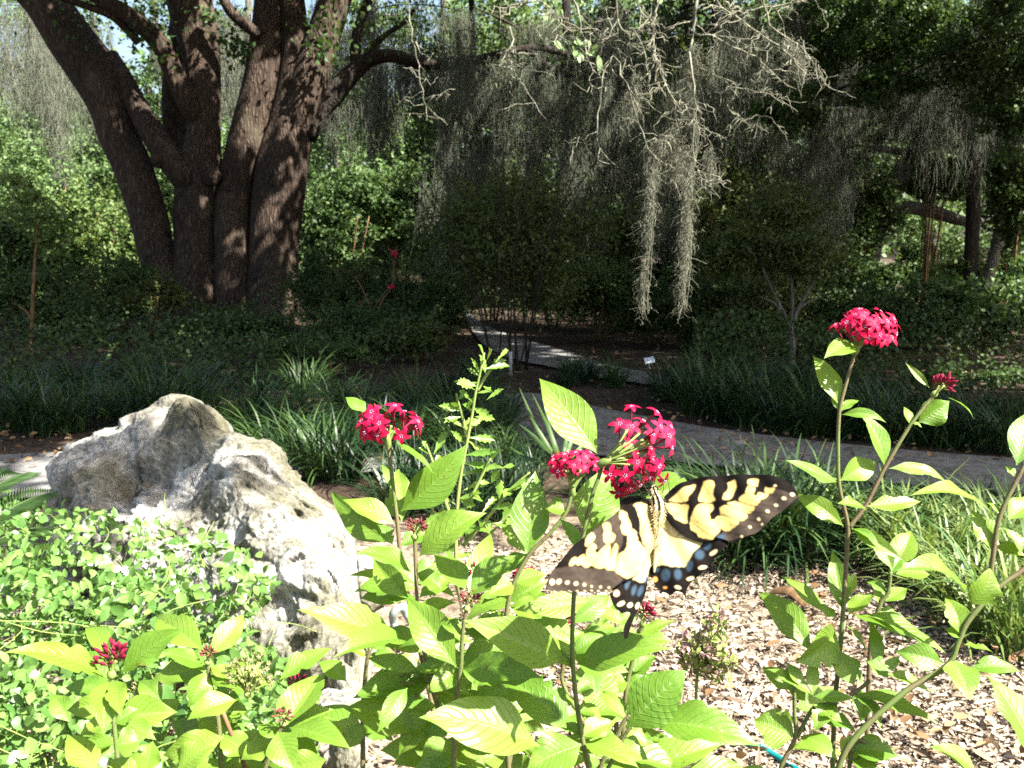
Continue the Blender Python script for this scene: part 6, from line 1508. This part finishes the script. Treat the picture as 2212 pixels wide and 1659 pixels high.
for a, b, d in (((935, 262), (800, 215), .425), ((948, 260), (1010, 130), .432)):
    p0, p1 = P(*Z(a), .428), P(*Z(b), d); q = spline([p0, (p0 + p1) / 2 + UPV * .0022, p1], 20)
    mb = MB(); tube(mb, q, np.concatenate([np.linspace(.00022, .00018, 16), [.0003, .00042, .0004, .0002]]), 6, col=(.015, .012, .01)); mb.build('antenna', M['fur'], fly)
mb = MB(); tube(mb, spline([P(*Z((942, 262)), .430), P(*Z((905, 190)), .434), P(*Z((880, 110)), .44), P(*Z((890, 60)), .447)], 16), .0002, 6, col=(.02, .015, .01)); mb.build('proboscis', M['fur'], fly)
for a, k, b in (((955, 330), (900, 300), (860, 215)), ((968, 340), (1020, 300), (1015, 215)), ((970, 400), (880, 350), (815, 240)), ((985, 395), (1060, 330), (1060, 240))):
    mb = MB(); tube(mb, spline([P(*Z(a), .43), P(*Z(k), .436), P(*Z(b), .447)], 14), np.linspace(.0003, .00016, 14), 5, col=(.03, .022, .012)); mb.build('leg', M['fur'], fly)
# ------------------------------------------------------------------ light, sky, camera
w = bpy.data.worlds.new('World'); SC.world = w; w.use_nodes = True
nt = w.node_tree; nt.nodes.clear()
sky = nt.nodes.new('ShaderNodeTexSky'); sky.sky_type = 'NISHITA'; sky.sun_disc = False; sky.dust_density = 4.0; sky.air_density = 1.2
sky.sun_elevation = math.asin(SUN[2]); sky.sun_rotation = math.atan2(SUN[0], SUN[1])
bg = nt.nodes.new('ShaderNodeBackground'); bg.inputs[1].default_value = .06
out = nt.nodes.new('ShaderNodeOutputWorld')
nt.links.new(sky.outputs[0], bg.inputs[0]); nt.links.new(bg.outputs[0], out.inputs[0])
sl = bpy.data.lights.new('sun', 'SUN'); sl.energy = 5.0; sl.angle = R(.53); sl.color = (1, .955, .88)
so = bpy.data.objects.new('sun', sl); COL.objects.link(so)
so.rotation_euler = Vector(SUN).to_track_quat('Z', 'Y').to_euler()
so.location = Vector(SUN) * 20

cd = bpy.data.cameras.new('camera'); co = bpy.data.objects.new('camera', cd); COL.objects.link(co)
co.location = CAM; co.rotation_euler = (R(90) - PITCH, 0, 0)
cd.sensor_width = 36; cd.sensor_fit = 'HORIZONTAL'; cd.lens = 36 * F / 2212
cd.clip_start = .02; cd.clip_end = 500
cd.dof.use_dof = True; cd.dof.focus_distance = .58; cd.dof.aperture_fstop = 30
SC.camera = co
vs_ = SC.view_settings
vs_.view_transform = 'Standard'; vs_.look = 'None'; vs_.gamma = 1; vs_.use_curve_mapping = False
vs_.exposure = 2.5
SC.render.engine = 'CYCLES'
SC.cycles.max_bounces = 7; SC.cycles.diffuse_bounces = 4; SC.cycles.glossy_bounces = 2; SC.cycles.transmission_bounces = 4; SC.cycles.transparent_max_bounces = 4
SC.cycles.use_denoising = False
SC.cycles.sample_clamp_indirect = 6
# drop the helper property
for o in list(SC.objects):
    if '_o' in o: del o['_o']
